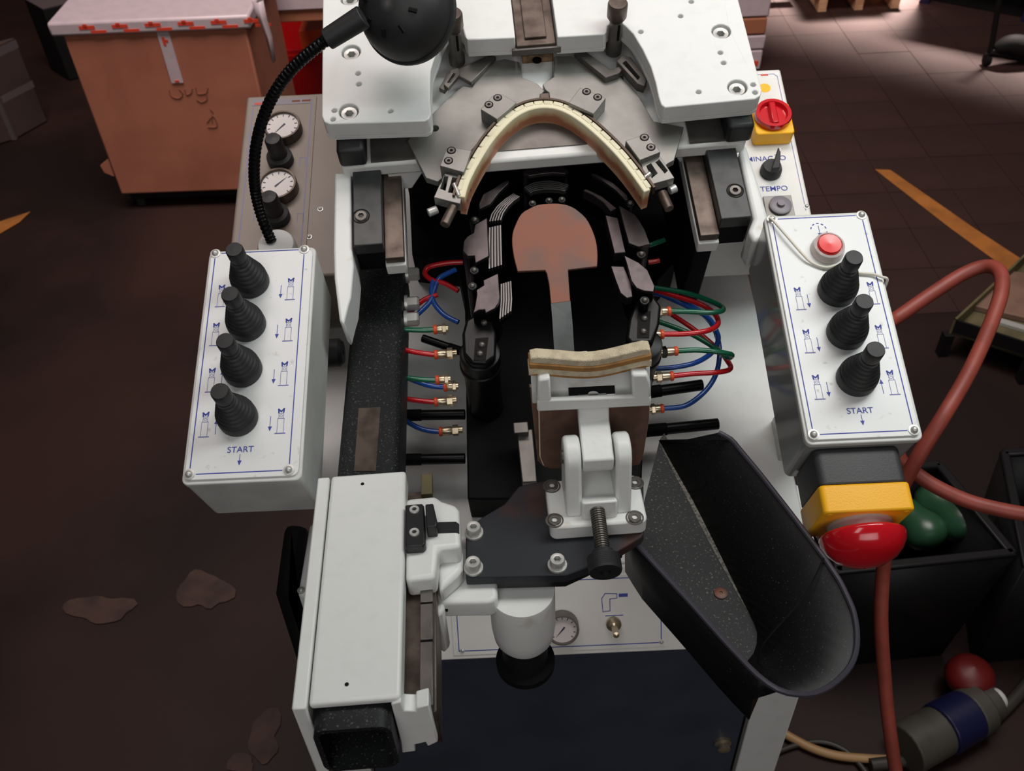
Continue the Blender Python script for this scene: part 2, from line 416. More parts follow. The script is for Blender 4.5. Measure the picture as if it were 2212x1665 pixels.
part(tp2, 'red_print', MB().box(CB, sx+0.010, sx+0.018, -0.0055, -0.0035, ch-0.075, ch-0.050).box(CB, sx+0.018, sx+0.026, -0.0055, -0.0035, ch-0.065, ch-0.058).box(CB, sx+0.012, sx+0.024, -0.0055, -0.0035, ch-0.187, ch-0.181), 'tapeprint')
def cbp(u, v): q = W.Y(u, v, yc); l = CB.Ri @ (q-CB.o); return (l.x, -0.0015, l.z)
for st in ([(366, 192), (372, 206), (388, 210), (396, 200), (388, 190)], [(400, 190), (404, 202), (414, 198), (416, 188)], [(424, 186), (428, 200), (446, 198), (450, 186)], [(446, 198), (448, 212), (436, 218), (426, 212)],
           [(455, 232), (462, 240)], [(448, 262), (462, 248), (470, 270), (450, 272)], [(458, 246), (460, 262)]):
    part(t, 'marker_stroke', MB().tube(CB, [cbp(u, v) for u, v in st], 0.0014, 5, 4), 'marker')
t2 = thing('box_stand', 'low dark stand with a green leg under the orange-brown cardboard box', 'stand', W.w((xl, yc, FLOOR)))
part(t2, 'top', MB().box(CB, 0.02, cw, 0.02, 0.40, -0.03, -0.001), 'trolley')
for x in (0.03, cw-0.06):
    for y in (0.03, 0.36): part(t2, 'leg', MB().box(CB, x, x+0.025, y, y+0.025, FLOOR-zb, -0.03), 'darkgreen')
# torn flap at the lower left of the box
part(t, 'torn_flap', MB().prism(CB, [(-0.03, 0.11), (0.0, 0.13), (0.0, 0.07), (-0.025, 0.085)], -0.004, 0.002, 'y'), 'carton')
# smaller carton behind
yk = yc+0.47; x0, z1 = wy(575, -30, yk); x1, z0 = wy(700, 45, yk)
t = thing('cardboard_carton', 'dim carton with loose tape hanging off it, behind the lamp neck', 'carton', W.w((x0, yk, z0)))
part(t, 'body', MB().box(W, x0, x1+0.1, yk, yk+0.35, z0, z1), 'cartonr', bev=0.004)
part(t, 'tape', MB().box(W, x0-0.01, x1+0.1, yk-0.01, yk+0.17, wy(600, 22, yk)[1], z1+0.005), 'tape', bev=0.004)
yh = yc-0.05; hang = [wy(556, 2, yh), wy(566, 40, yh), wy(580, 80, yh), wy(590, 132, yh)]
part(t, 'loose_tape', MB().strip(W, [[(x-0.016+0.003*i, yh+0.004*i, z), (x, yh-0.005, z-0.004), (x+0.016-0.003*i, yh+0.002, z)] for i, (x, z) in enumerate(hang)]), 'tape', solid=0.0015)
# red bins
def bin_(t, F, x0, x1, y0, y1, z0, z1, m, th=0.012, slope=0.0):
    part(t, 'base', MB().box(F, x0, x1, y0, y1, z0, z0+th), m)
    part(t, 'wall', MB().box(F, x0, x1, y0, y0+th, z0+th, z1), m); part(t, 'wall', MB().box(F, x0, x1, y1-th, y1, z0+th, z1), m)
    part(t, 'wall', MB().box(F, x0, x0+th, y0+th, y1-th, z0+th, z1), m); part(t, 'wall', MB().box(F, x1-th, x1, y0+th, y1-th, z0+th, z1), m)
q = W.Z(655, 218, FLOOR)
t = thing('red_crate', 'red plastic crate on the floor behind the gauge console', 'crate', W.w((q.x, q.y, FLOOR)))
bin_(t, W, q.x-0.17, q.x+0.2, q.y, q.y+0.3, FLOOR+0.002, FLOOR+0.20, 'redcrate')
part(t, 'rim', MB().box(W, q.x-0.18, q.x+0.21, q.y-0.012, q.y, FLOOR+0.16, FLOOR+0.185), 'redcrate')
single('orange_box', 'small orange box standing in the red crate', 'box', MB().box(W, q.x+0.02, q.x+0.16, q.y+0.06, q.y+0.2, FLOOR+0.015, FLOOR+0.25), 'orangebox', bev=0.004)
single('green_sheet', 'dark green board standing behind the red crate', 'board', MB().box(W, q.x-0.1, q.x+0.25, q.y+0.34, q.y+0.40, FLOOR, FLOOR+0.62), 'darkgreen', bev=0.003)
# dark cartons at the far left
def floor_box(name, label, a, b, c, top_px, m, cat='box', group=None):
    """a,b,c: floor pixels of three consecutive base corners; top_px: pixel of the top above b"""
    A_, B_, C_ = (W.Z(*p, FLOOR) for p in (a, b, c))
    r = W.ray(*top_px); k = (B_.y-r[0].y)/r[1].y; zt = (r[0]+r[1]*k).z
    P = [(A_.x, A_.y), (B_.x, B_.y), (C_.x, C_.y), (A_.x+C_.x-B_.x, A_.y+C_.y-B_.y)]
    t = thing(name, label, cat, W.w((B_.x, B_.y, FLOOR)), group)
    part(t, 'body', MB().prism(W, P, FLOOR+0.001, zt), m, bev=0.004)
    return t, P, zt
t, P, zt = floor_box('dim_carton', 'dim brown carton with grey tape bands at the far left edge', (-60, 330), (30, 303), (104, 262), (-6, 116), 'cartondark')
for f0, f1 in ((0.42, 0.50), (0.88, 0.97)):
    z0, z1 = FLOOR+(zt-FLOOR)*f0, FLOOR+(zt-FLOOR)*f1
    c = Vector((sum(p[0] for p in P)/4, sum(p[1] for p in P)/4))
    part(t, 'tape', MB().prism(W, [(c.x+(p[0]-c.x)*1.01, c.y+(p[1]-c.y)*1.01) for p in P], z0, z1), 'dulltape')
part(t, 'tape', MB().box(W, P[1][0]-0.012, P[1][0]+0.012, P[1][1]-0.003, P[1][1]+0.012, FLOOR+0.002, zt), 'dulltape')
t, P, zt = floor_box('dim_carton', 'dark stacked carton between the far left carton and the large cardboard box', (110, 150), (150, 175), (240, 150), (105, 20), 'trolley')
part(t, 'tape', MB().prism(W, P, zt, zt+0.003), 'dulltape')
# taped stack right behind the head
q = W.Z(1642, 152, FLOOR); t = thing('taped_carton_stack', 'stack of taped cartons on the floor right behind the white head plate', 'cartons', W.w((q.x-0.2, q.y, FLOOR)))
hz = [wy(1640, v, q.y)[1] for v in (152, 108, 76, 38, -30)]
for i, mm in enumerate(('tape', 'tape', 'cartonr', 'tape')):
    part(t, 'carton', MB().box(W, q.x-0.4, q.x+(0.004 if i % 2 else 0), q.y, q.y+0.3, hz[i]+0.002, hz[i+1]-0.002), mm, bev=0.006)
part(t, 'red_print', MB().box(W, q.x-0.03, q.x-0.012, q.y-0.002, q.y, hz[0]+0.02, hz[0]+0.04), 'tapeprint')
# pallet
q = W.Z(1775, 27, FLOOR); q2 = W.Z(1936, 24, FLOOR); py = q.y
t = thing('wooden_pallet', 'pale wooden pallet with three feet on the sunlit floor', 'pallet', W.w((q.x, py, FLOOR)))
fw = 0.036; span = q2.x-q.x
for k in range(3):
    x = q.x-fw/2+span*k/2
    part(t, 'block', MB().box(W, x, x+fw, py, py+0.06, FLOOR+0.012, FLOOR+0.062), 'pallet', bev=0.002)
    part(t, 'runner', MB().box(W, x, x+fw, py, py+0.5, FLOOR+0.003, FLOOR+0.012), 'pallet')
part(t, 'stringer', MB().box(W, q.x-0.035, q2.x+0.035, py, py+0.06, FLOOR+0.062, FLOOR+0.075), 'pallet', bev=0.002)
for k in range(5):
    part(t, 'deck_board', MB().box(W, q.x-0.035, q2.x+0.035, py-0.005+k*0.10, py+0.075+k*0.10, FLOOR+0.075, FLOOR+0.09), 'pallet', bev=0.002)
single('wrapped_load', 'white wrapped load standing on the wooden pallet', 'load', MB().box(W, q.x-0.02, q2.x+0.02, py+0.03, py+0.45, FLOOR+0.091, FLOOR+0.35), 'tape', bev=0.01)
x = q.x-0.25
t = thing('wooden_pallet', 'darker pallet foot just left of the three-footed pallet', 'pallet', W.w((x, py+0.1, FLOOR)))
part(t, 'block', MB().box(W, x, x+0.04, py+0.1, py+0.16, FLOOR+0.001, FLOOR+0.065), 'wood'); part(t, 'stringer', MB().box(W, x-0.1, x+0.16, py+0.1, py+0.16, FLOOR+0.065, FLOOR+0.09), 'wood')
# dark rack, upper right corner
a = W.Z(1985, 6, FLOOR); b = W.Z(2230, 52, FLOOR); dx = (b-a)
t = thing('storage_rack', 'black and blue storage rack in the dark upper right corner', 'rack', W.w((b.x, b.y, FLOOR)))
RK = Frame(Matrix.Rotation(math.atan2(dx.y, dx.x), 3, 'Z'), (a.x, a.y, FLOOR)); L_ = dx.length+0.8
part(t, 'plinth', MB().box(RK, 0, L_, 0.05, 0.6, 0.002, 0.10), 'trolley')
part(t, 'back_panel', MB().box(RK, 0, L_, 0.55, 0.6, 0.10, 1.2), 'trolley')
for k in range(3): part(t, 'shelf', MB().box(RK, 0, L_, 0, 0.55, 0.10+k*0.4, 0.13+k*0.4), 'trolley')
for k in range(4): part(t, 'upright', MB().box(RK, k*L_/3.02, k*L_/3.02+0.04, 0, 0.04, 0.0, 1.2), 'bluedark')
# trolley
q = W.Z(2128, 142, FLOOR); yq = q.y
def ty(u, v): return W.Y(u, v, yq)
t = thing('trolley', 'black trolley with a thin post and a caster on the sunlit floor', 'trolley', W.w((q.x, q.y, FLOOR)))
part(t, 'post', MB().tube(W, [ty(2140, 112), ty(2165, -40)], 0.011, 8), 'trolley')
part(t, 'caster', MB().lathe(W, (q.x-0.012, yq, FLOOR+0.024), (1, 0, 0), [(0.004, 0), (0.022, 0.002), (0.022, 0.022), (0.004, 0.024)], 16), 'trolley')
part(t, 'fork', MB().tube(W, [(q.x, yq, FLOOR+0.03), ty(2136, 116)], 0.010, 6), 'trolley')
part(t, 'base_bar', MB().tube(W, [ty(2136, 112), ty(2260, 128)], 0.018, 8), 'trolley')
part(t, 'tool_bag', MB().tube(W, [ty(2150, 108), ty(2180, 96), ty(2215, 102), ty(2280, 106)], 0.045, 10, 5, rf=lambda i, n: 0.012+0.03*math.sin(math.pi*min(1, (i+1)/n*0.8))), 'trolley')
part(t, 'handle', MB().tube(W, [ty(2176, 92), ty(2188, 84), ty(2198, 88), ty(2202, 98)], 0.006, 6, 4), 'trolley')

# ---- right-hand side: parts tray, crates, hoses, things on the floor
zt = -0.985
P = W.pz(zt, [(2060, 690), (2240, 748), (2330, 640), (2222, 540)])
t = thing('parts_tray', 'shallow metal tray of offcuts on the right edge behind the red hose', 'tray', W.w((P[0][0], P[0][1], zt-0.05)))
part(t, 'bottom', MB().prism(W, P, zt-0.045, zt-0.038), 'olive')
for k in range(4):
    a, b = Vector(P[k]), Vector(P[(k+1) % 4]); d = (b-a).normalized(); n = Vector((-d.y, d.x))*0.006
    part(t, 'side', MB().prism(W, [tuple(a), tuple(b), tuple(b+n), tuple(a+n)], zt-0.045, zt), 'olive' if k else 'trolley')
single('wood_offcut', 'pinkish flat board lying in the parts tray', 'board', MB().prism(W, W.pz(zt-0.02, [(2105, 660), (2235, 690), (2300, 600), (2190, 585)]), zt-0.037, zt-0.02), 'wood', bev=0.002)
single('silver_strip', 'bright metal strip lying at the front of the parts tray', 'strip', MB().prism(W, W.pz(zt-0.03, [(2140, 692), (2240, 722), (2240, 712), (2148, 684)]), zt-0.037, zt-0.028), 'chrome')
t = thing('tray_stand', 'dark stand carrying the parts tray on the right', 'stand', W.w((P[1][0], P[1][1], FLOOR)))
for p in P[:2]+P[2:]: part(t, 'leg', MB().box(W, p[0]-0.012, p[0]+0.012, p[1]-0.012, p[1]+0.012, FLOOR, zt-0.046), 'trolley')
def crate(label, quad, zr, depth, name='black_crate'):
    P = [Vector(p) for p in W.pz(zr, quad)]; c = sum(P, Vector((0, 0)))/4
    Q = [c+(p-c)*0.82 for p in P]
    t = thing(name, label, 'crate', W.w((c.x, c.y, zr-depth)), 'black crates')
    for k in range(4):
        a, b, e, f = P[k], P[(k+1) % 4], Q[(k+1) % 4], Q[k]
        part(t, 'wall', MB().strip(W, [[(a.x, a.y, zr), (b.x, b.y, zr)], [(f.x, f.y, zr-depth), (e.x, e.y, zr-depth)]]), 'crate', solid=0.006)
        d = (b-a).normalized(); n = Vector((d.y, -d.x))*0.012
        part(t, 'rim', MB().prism(W, [tuple(a-n), tuple(b-n), tuple(b+n*0.4), tuple(a+n*0.4)], zr-0.006, zr+0.004), 'crate', bev=0.003)
    part(t, 'base', MB().prism(W, [tuple(q) for q in Q], zr-depth, zr-depth+0.006), 'crate')
    return c, Q
zr = -0.76
c1, Q1 = crate('black plastic crate holding green shoe lasts beside the emergency stop', [(1806, 1236), (2193, 1196), (2030, 1000), (1800, 1010)], zr, 0.335)
c2, Q2 = crate('black plastic crate cut off by the right edge', [(2215, 1225), (2440, 1205), (2350, 965), (2165, 975)], zr, 0.335)
def last(label, p0, p1, z, r):
    a, b = W.Z(*p0, z), W.Z(*p1, z); n = 14; pts = []
    for i in range(n): pts.append(a.lerp(b, i/(n-1))+Vector((0, 0, 0.02*math.sin(i/(n-1)*3.14))))
    prof = [0.35, 0.62, 0.75, 0.80, 0.78, 0.74, 0.72, 0.78, 0.88, 0.96, 1.0, 0.95, 0.8, 0.45]
    single('shoe_last', label, 'shoe last', MB().tube(W, pts, r, 14, 1, rf=lambda i, m: r*prof[min(i, 13)]), 'green', group='green lasts in the crate', smooth=80)
last('glossy green shoe last on the right in the black crate', (1985, 1068), (2105, 1160), -0.85, 0.046)
last('green shoe last in front in the black crate, nearer the emergency stop', (1925, 1100), (2020, 1180), -0.87, 0.042)
# hoses
def hose(label, pts, r, group=None, name='rubber_hose', m='hose'):
    single(name, label, 'hose', MB().tube(W, pts, r, 12, 8), m, group=group, smooth=80)
def wd(u, v, d):
    c, r = W.ray(u, v); return c+r*d
hose('red-brown rubber hose looping up beside the right control box and down past the emergency stop',
     [(0.285, 0.30, -0.40), (0.32, 0.31, -0.33), wd(1880, 720, 1.20), wd(1940, 684, 1.20), wd(2010, 636, 1.20), wd(2080, 592, 1.20), wd(2130, 575, 1.19), wd(2160, 588, 1.17), wd(2163, 630, 1.15), wd(2140, 700, 1.13), wd(2095, 800, 1.10), wd(2040, 895, 1.08), wd(1990, 975, 1.09), wd(1945, 1060, 1.12), wd(1920, 1140, 1.15), wd(1908, 1230, 1.18), wd(1903, 1330, 1.2), wd(1908, 1430, 1.22), wd(1920, 1560, 1.24), wd(1942, 1700, 1.26), wd(1985, 1860, 1.27), wd(2040, 2020, 1.26)], 0.0088)
hose('red-brown rubber hose running from behind the right control box to the right edge',
     [(0.295, 0.12, -0.50), (0.33, 0.12, -0.40), wd(1900, 950, 1.14), wd(1950, 1000, 1.13), wd(2010, 1044, 1.12), wd(2080, 1078, 1.11), wd(2150, 1098, 1.10), wd(2260, 1118, 1.09), wd(2400, 1138, 1.09), wd(2600, 1150, 1.12), wd(2800, 1190, 1.3)], 0.0088)
FB = FLOOR+0.02
def fz(u, v, z=FB): return W.Z(u, v, z)
a, b = fz(1955, 1618, FLOOR+0.05), fz(2160, 1506, FLOOR+0.05); d = b-a
t = thing('floor_canister', 'grey canister with a dark blue band lying on the floor at the lower right', 'canister', W.w((a.x, a.y, FLOOR)))
for f0, f1, r, mm, nm in ((0, 0.36, 0.045, 'greyplastic_shaded', 'body'), (0.36, 0.66, 0.047, 'bluedark', 'band'), (0.66, 0.80, 0.045, 'greyplastic_shaded', 'shoulder'), (0.80, 0.92, 0.034, 'greyplastic_shaded', 'neck'), (0.92, 1.0, 0.02, 'greylight', 'tip')):
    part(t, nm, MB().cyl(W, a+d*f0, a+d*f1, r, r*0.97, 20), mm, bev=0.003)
q = fz(2090, 1470, FLOOR+0.05)
t = thing('red_capped_bottle', 'dark bottle with a round red cap behind the floor canister', 'bottle', W.w((q.x, q.y, FLOOR)))
part(t, 'stalk', MB().cyl(W, (q.x, q.y, FLOOR+0.001), (q.x, q.y, FLOOR+0.05), 0.025), 'trolley')
part(t, 'dome', MB().lathe(W, (q.x, q.y, FLOOR+0.05), (0, 0, 1), [(0.04, 0), (0.044, 0.01), (0.04, 0.03), (0.025, 0.044), (0, 0.048)], 20), 'capred_shaded')
def cable(label, pts, r, m): single('cable', label, 'cable', MB().tube(W, [fz(u, v, FLOOR+r+0.003) for u, v in pts], r, 8, 8), m, smooth=80)
cable('thick dark cable curving round the floor canister to the right edge', [(1880, 1652), (1960, 1640), (2050, 1608), (2130, 1565), (2190, 1510), (2240, 1450)], 0.012, 'cable')
cable('tan cable lying on the floor beside the cabinet foot', [(1680, 1575), (1715, 1596), (1760, 1618), (1810, 1632), (1870, 1638), (1920, 1640)], 0.008, 'cabletan')
cable('thin grey cable crossing the tan cable on the floor', [(1660, 1632), (1710, 1612), (1760, 1602), (1800, 1608), (1840, 1632), (1880, 1680)], 0.005, 'cable')

# ================================================================== MACHINE BODY
def sgn_rect(x0, x1, y0, y1): return [(x0, y0), (x1, y0), (x1, y1), (x0, y1)]
BX0, BX1 = -0.265, 0.282
t = thing('machine_cabinet', 'white machine cabinet with navy front panel and small gauge panel under the arm', 'cabinet', W.w((0, 0.2, FLOOR)))
# sloping white deck (head axes)
dk = H.pz(-0.28, [(1618, 515), (1690, 1005)])
dx1 = (dk[0][0]+dk[1][0])/2
part(t, 'deck', MB().box(H, -0.262, dx1, -0.095, 0.50, -0.292, -0.28), 'white', bev=0.002)
yT, zT = H.w((0, -0.095, -0.28)).y, H.w((0, -0.095, -0.28)).z-ORG.z   # front edge of deck in hall axes
# gauge panel: slopes 60 degrees
sl = 0.105; yB, zB = yT-sl*0.5, zT-sl*0.866
IP = Frame(Matrix.Rotation(math.radians(60), 3, 'X'), (0, yT, zT))      # local y runs up the slope
pn = part(t, 'gauge_panel', MB().box(IP, BX0, BX1, -sl, 0, -0.01, 0.0), 'consolew', bev=0.0015)
def ipp(u, v): return IP.Z(u, v, 0)[:2]
pl = [ipp(982, 1432), ipp(1440, 1398), ipp(1440, 1262), ipp(982, 1290)]
px0, px1, py0, py1 = pl[0][0], pl[1][0], -sl+0.006, -0.010
part(pn, 'label_plate', MB().box(IP, px0, px1, py0, py1, 0, 0.0008), 'consolew')
part(pn, 'border_line', line(MB(), IP, [(px0+.006, py0+.005), (px1-.006, py0+.005), (px1-.006, py1-.004), (px0+.006, py1-.004), (px0+.006, py0+.005)], 0.0010, 0.0008), 'ink')
for x in (px0+0.010, px1-0.006): screw(pn, IP, (x, py0+0.006, 0.0008), 0.0028, 0.0025, 'dome')
def gauge(parent, F, c, r, axis=(0, 0, 1), rim='steeld', n=28, up=(0, 1, 0), needle=40):
    c = Vector(c); a = Vector(axis)
    g = part(parent, 'gauge', MB().lathe(F, c, a, [(r*1.0, 0), (r*1.0, 0.012), (r*0.97, 0.014), (r*0.88, 0.014), (r*0.86, 0.010), (0, 0.010)], n), rim)
    part(g, 'dial', MB().lathe(F, c+a*0.010, a, [(r*0.86, 0), (r*0.86, 0.0006), (0, 0.0006)], n), 'dial')
    u = Vector(up); s = a.cross(u)*-1
    nd = math.radians(needle); dv = u*math.cos(nd)+s*math.sin(nd); pv = s*math.cos(nd)-u*math.sin(nd)
    mb = MB(); p = c+a*0.0112
    vs = [F.w(p-dv*r*0.2-pv*r*0.05), F.w(p-dv*r*0.2+pv*r*0.05), F.w(p+dv*r*0.7)]; mb.add(vs, [(0, 1, 2)])
    for k in range(11):
        an = math.radians(-130+26*k); e = u*math.cos(an)+s*math.sin(an); f = s*math.cos(an)-u*math.sin(an)
        mb.add([F.w(p+e*r*0.66-f*r*0.02), F.w(p+e*r*0.66+f*r*0.02), F.w(p+e*r*0.80+f*r*0.02), F.w(p+e*r*0.80-f*r*0.02)], [(0, 1, 2, 3)])
    part(g, 'needle', mb, 'bluedark')
    return g
gx = ipp(1214, 1349); gauge(pn, IP, (gx[0], gx[1], 0.0008), 0.0185, needle=-140)
kx = ipp(1325, 1345)
part(pn, 'valve_knob', MB().lathe(IP, (kx[0], kx[1], 0.0008), (0, 0, 1), [(0.0085, 0), (0.0085, 0.004), (0.0055, 0.006), (0.0055, 0.010), (0.0035, 0.012), (0.0035, 0.028), (0, 0.029)], 16), 'brass')
sy = ipp(1325, 1298); mb = MB()
line(mb, IP, [(sy[0]-.012, sy[1]-.012), (sy[0]-.013, sy[1]+.004), (sy[0]-.009, sy[1]+.010), (sy[0]+.004, sy[1]+.009), (sy[0]+.004, sy[1]+.004), (sy[0]-.004, sy[1]+.003), (sy[0]-.004, sy[1]-.011), (sy[0]-.012, sy[1]-.012)], 0.0008, 0.0008)
line(mb, IP, [(sy[0]+.008, sy[1]+.007), (sy[0]+.014, sy[1]+.007)], 0.004, 0.0008)
line(mb, IP, [(sy[0]-.009, sy[1]-.017), (sy[0]+.010, sy[1]-.017)], 0.0010, 0.0008)
part(pn, 'pictogram', mb, 'ink')
# front: white posts, navy panel, brass knob
FX = Frame(Matrix.Identity(3), (0, yB, zB))
def fx(u, v): q = FX.Y(u, v, 0); return q.x, q.z
xr0 = fx(1612, 1580)[0]; xr1 = fx(1702, 1580)[0]; xl0 = fx(735, 1660)[0]; xl1 = fx(800, 1660)[0]
part(t, 'front_panel', MB().box(FX, xl1+0.004, xr0-0.006, 0.004, 0.010, FLOOR-zB+0.08, -0.004), 'navy', bev=0.001, label='dark navy front panel')
part(t, 'post', MB().box(FX, xr0, xr1, 0, 0.04, FLOOR-zB+0.01, 0), 'white', bev=0.002)
part(t, 'post', MB().box(FX, xl0, xl1, 0, 0.04, FLOOR-zB+0.01, 0), 'white', bev=0.002)
part(t, 'panel_gap_shade', MB().box(FX, xl1, xr0, 0.011, 0.03, FLOOR-zB+0.04, -0.003), 'trolley')  # black backing that paints the shade in the gaps round the front panel
part(t, 'side_panel', MB().box(FX, xr1-0.012, xr1+0.006, 0.04, 0.50, FLOOR-zB+0.01, 0.02), 'trolley', bev=0.002)
part(t, 'side_panel', MB().box(FX, xl0-0.006, xl0+0.012, 0.04, 0.50, FLOOR-zB+0.01, 0.02), 'trolley', bev=0.002)
k = fx(1562, 1607)
part(t, 'lock_knob', MB().lathe(FX, (k[0], 0.004, k[1]), (0, -1, 0), [(0.011, 0), (0.011, 0.004), (0.008, 0.006), (0.008, 0.012), (0.004, 0.014), (0, 0.014)], 20), 'brass')
# white flank right of the deck and left end of the gauge console
part(t, 'flank', MB().prism(H, H.pz(-0.30, [(1694, 1030), (1745, 1060), (1772, 1200), (1700, 1100)]), -0.34, -0.30), 'white', bev=0.002)
fl = part(t, 'flank', MB().prism(A, A.pz(-0.20, [(668, 1130), (720, 1130), (720, 1290), (642, 1285)]), -0.30, -0.20), 'white', bev=0.004)
p = A.Z(651, 1275, -0.20); screw(fl, A, (p.x, p.y, -0.20), 0.004, 0.003, 'dome')
part(t, 'side_guard', MB().prism(A, A.pz(-0.24, [(612, 1125), (668, 1130), (645, 1290), (690, 1420), (640, 1420), (592, 1270)]), -0.36, -0.24), 'trolley', bev=0.01)
# black mechanism box under the fingers
mp = H.pz(-0.215, [(1010, 1078), (1004, 650), (985, 560), (890, 550), (880, 330), (1500, 330), (1462, 560), (1425, 600), (1400, 650), (1385, 1078)])
part(t, 'mechanism_block', MB().prism(H, mp, -0.279, -0.215), 'blackmatt', bev=0.002)
part(t, 'mechanism_block', MB().box(H, -0.13, 0.15, 0.335, 0.42, -0.279, -0.06), 'blackmatt', bev=0.002)

# ================================================================== HEAD
zP, zPb = 0.030, 0.007
left_in = [(1113, 81), (1010, 86), (1004, 78), (1000, 60), (985, 48), (968, 54), (960, 66), (952, 84), (943, 114), (936, 132), (930, 152), (929, 177), (929, 215), (931, 246), (927, 256), (917, 261)]
left_out = [(712, 268), (700, 263), (695, 250)]
right_in = [(1204, 80), (1306, 74), (1311, 68), (1312, 55), (1325, 46), (1343, 49), (1353, 58), (1368, 73), (1388, 106), (1406, 144), (1416, 177), (1423, 210), (1428, 225), (1436, 232)]
right_out = [(1631, 213), (1643, 206), (1646, 195)]
hz = lambda pts, z=zP: H.pz(z, pts)
LI, LO, RI, RO = hz(left_in), hz(left_out), hz(right_in), hz(right_out)
ytop = 0.60; ych = 0.54
outl = LI+LO+[(LO[-1][0], ytop), (RO[-1][0], ytop)]+RO[::-1]+RI[::-1]+[(RI[0][0], ych), (LI[0][0], ych)]
holes_px = [(773, 158), (775, 181), (722, 238), (719, 257), (843, 239), (1556, 113), (1563, 135), (1627, 182), (1631, 199), (1509, 198), (1384, 68), (1470, 34), (1493, 3)]
bolts_px = [(758, 112), (753, 240), (755, -4), (1558, 67), (1593, 188)]
hl = [circ(*H.Z(u, v, zP)[:2], 0.0027, 12) for u, v in holes_px]+[circ(*H.Z(u, v, zP)[:2], 0.0098, 24) for u, v in bolts_px]
t = thing('head_cover', 'white U-shaped cover plate of the lasting head with recessed bolts and drilled holes', 'cover plate', H.w((0.01, 0.35, zPb)))
cv = part(t, 'plate', MB().prism(H, outl, zPb+0.004, zP, holes=hl), 'white', bev=0.0035, seg=3)
part(t, 'backing_plate', MB().prism(H, outl, zPb, zPb+0.0042, holes=hl[:len(holes_px)]), 'white')
for u, v in bolts_px:
    p = H.Z(u, v, zP); screw(t, H, (p.x, p.y, zPb+0.0042), 0.0087, 0.0160, 'socket', 'chrome', name='bolt')
# steel slide channel in the slot
sx0, sx1 = LI[0][0], RI[0][0]
ch = part(t, 'slide_channel', MB().box(H, sx0+0.001, sx1-0.001, LI[0][1]-0.002, ych, zPb, zP-0.010), 'brownsteel', bev=0.001, label='worn brown steel slide in the slot')
part(ch, 'slide_rib', MB().box(H, sx0+0.010, sx1-0.010, LI[0][1]+0.006, ych, zP-0.010, zP-0.007), 'brownsteel', bev=0.001)
part(ch, 'end_lip', MB().box(H, sx0-0.004, sx1+0.004, LI[0][1]-0.005, LI[0][1]-0.0015, zPb+0.002, zP-0.013), 'steeld', bev=0.0005)
# clamp posts with knurled caps
for nm, (u, v), (uk, vk), lab in (('clamp_post', (1325, 112), (1340, 12), 'brown capped clamp post in the right notch of the head cover'), ('clamp_post', (988, 134), (984, 40), 'brown capped clamp post half hidden behind the lamp shade')):
    b = H.Z(u, v, -0.006); tk = thing(nm, lab, 'clamp post', H.w((b.x, b.y, -0.006)), 'clamp posts of the head')
    part(tk, 'stem', MB().lathe(H, (b.x, b.y, -0.006), (0, 0, 1), [(0.0085, 0), (0.0085, 0.010), (0.0068, 0.014), (0.0068, 0.046)], 20), 'steeld')
    part(tk, 'cap', MB().lathe(H, (b.x, b.y, 0.038), (0, 0, 1), [(0.0075, 0), (0.0102, 0.005), (0.0102, 0.020), (0.009, 0.022), (0, 0.022)], 24), 'brownsteel')
    part(tk, 'key_slot', MB().box(H, b.x+0.001, b.x+0.0035, b.y-0.0072, b.y-0.0062, 0.016, 0.036), 'trolley')

# ---- bed casting below
zB0 = -0.020
t = thing('head_bed', 'white cast bed of the lasting head below the wiper plates', 'machine casting', H.w((0.01, 0.33, -0.05)))
fL = H.Z(1060, 348, zB0); fR = H.Z(1300, 331, zB0); yF = (fL.y+fR.y)/2
wl = H.Z(738, 368, zB0-0.004); wr = H.Z(1612, 312, zB0-0.004)
bed = [(wl.x, wl.y), (H.Z(905, 366, zB0)[0], wl.y), (fL.x-0.03, yF), (fR.x+0.04, yF), (H.Z(1466, 318, zB0)[0], wr.y), (wr.x, wr.y), (wr.x, 0.6), (wl.x, 0.6)]
part(t, 'casting', MB().prism(H, bed, zB0-0.018, zB0), 'cast', bev=0.003)
for px_, s in ((( 905, 366), 1), ((1466, 318), -1)):
    x = H.Z(*px_, zB0)[0]
    part(t, 'web', MB().prism(H, [(x-s*0.035, zB0-0.017), (x+s*0.004, zB0-0.017), (x-s*0.012, zB0-0.045), (x-s*0.03, zB0-0.045)], wl.y+0.002, wl.y+0.012, 'y'), 'cast', bev=0.001)
# wing guide strips: dark machined tops
for a_, b_ in (((800, 300), (898, 364)), ((1478, 250), (1575, 316))):
    p0 = H.Z(*a_, zB0+0.002); p1 = H.Z(*b_, zB0+0.002); yy = (wl.y if a_[0] < 1100 else wr.y)
    part(t, 'guide_strip', MB().box(H, min(p0.x, p1.x), max(p0.x, p1.x), yy+0.003, 0.42, zB0, zB0+0.003), 'steeld')
for a_, b_, lab in (((726, 300), (795, 366), 'l'), ((1568, 250), (1622, 308), 'r')):
    p0 = H.Z(a_[0], a_[1], zPb-0.003); p1 = H.Z(b_[0], b_[1], zB0); yy = (wl.y if lab == 'l' else wr.y)-0.001
    xx = sorted((p0.x, p1.x))
    part(t, 'rubber_block', MB().box(H, xx[0], xx[1], yy, yy+0.045, zB0+0.0005, zPb-0.001), 'rubber', bev=0.004)
bx = H.pz(zB0+0.003, [(1126, 200), (1126, 118), (1193, 116), (1193, 180), (1172, 200)])
part(t, 'oil_stained_pocket', MB().prism(H, bx, zB0, zB0+0.003), 'cast')
part(t, 'bed_plate', MB().box(H, fL.x-0.025, fR.x+0.035, yF+0.012, yF+0.10, zB0, zB0+0.0015), 'steeld')
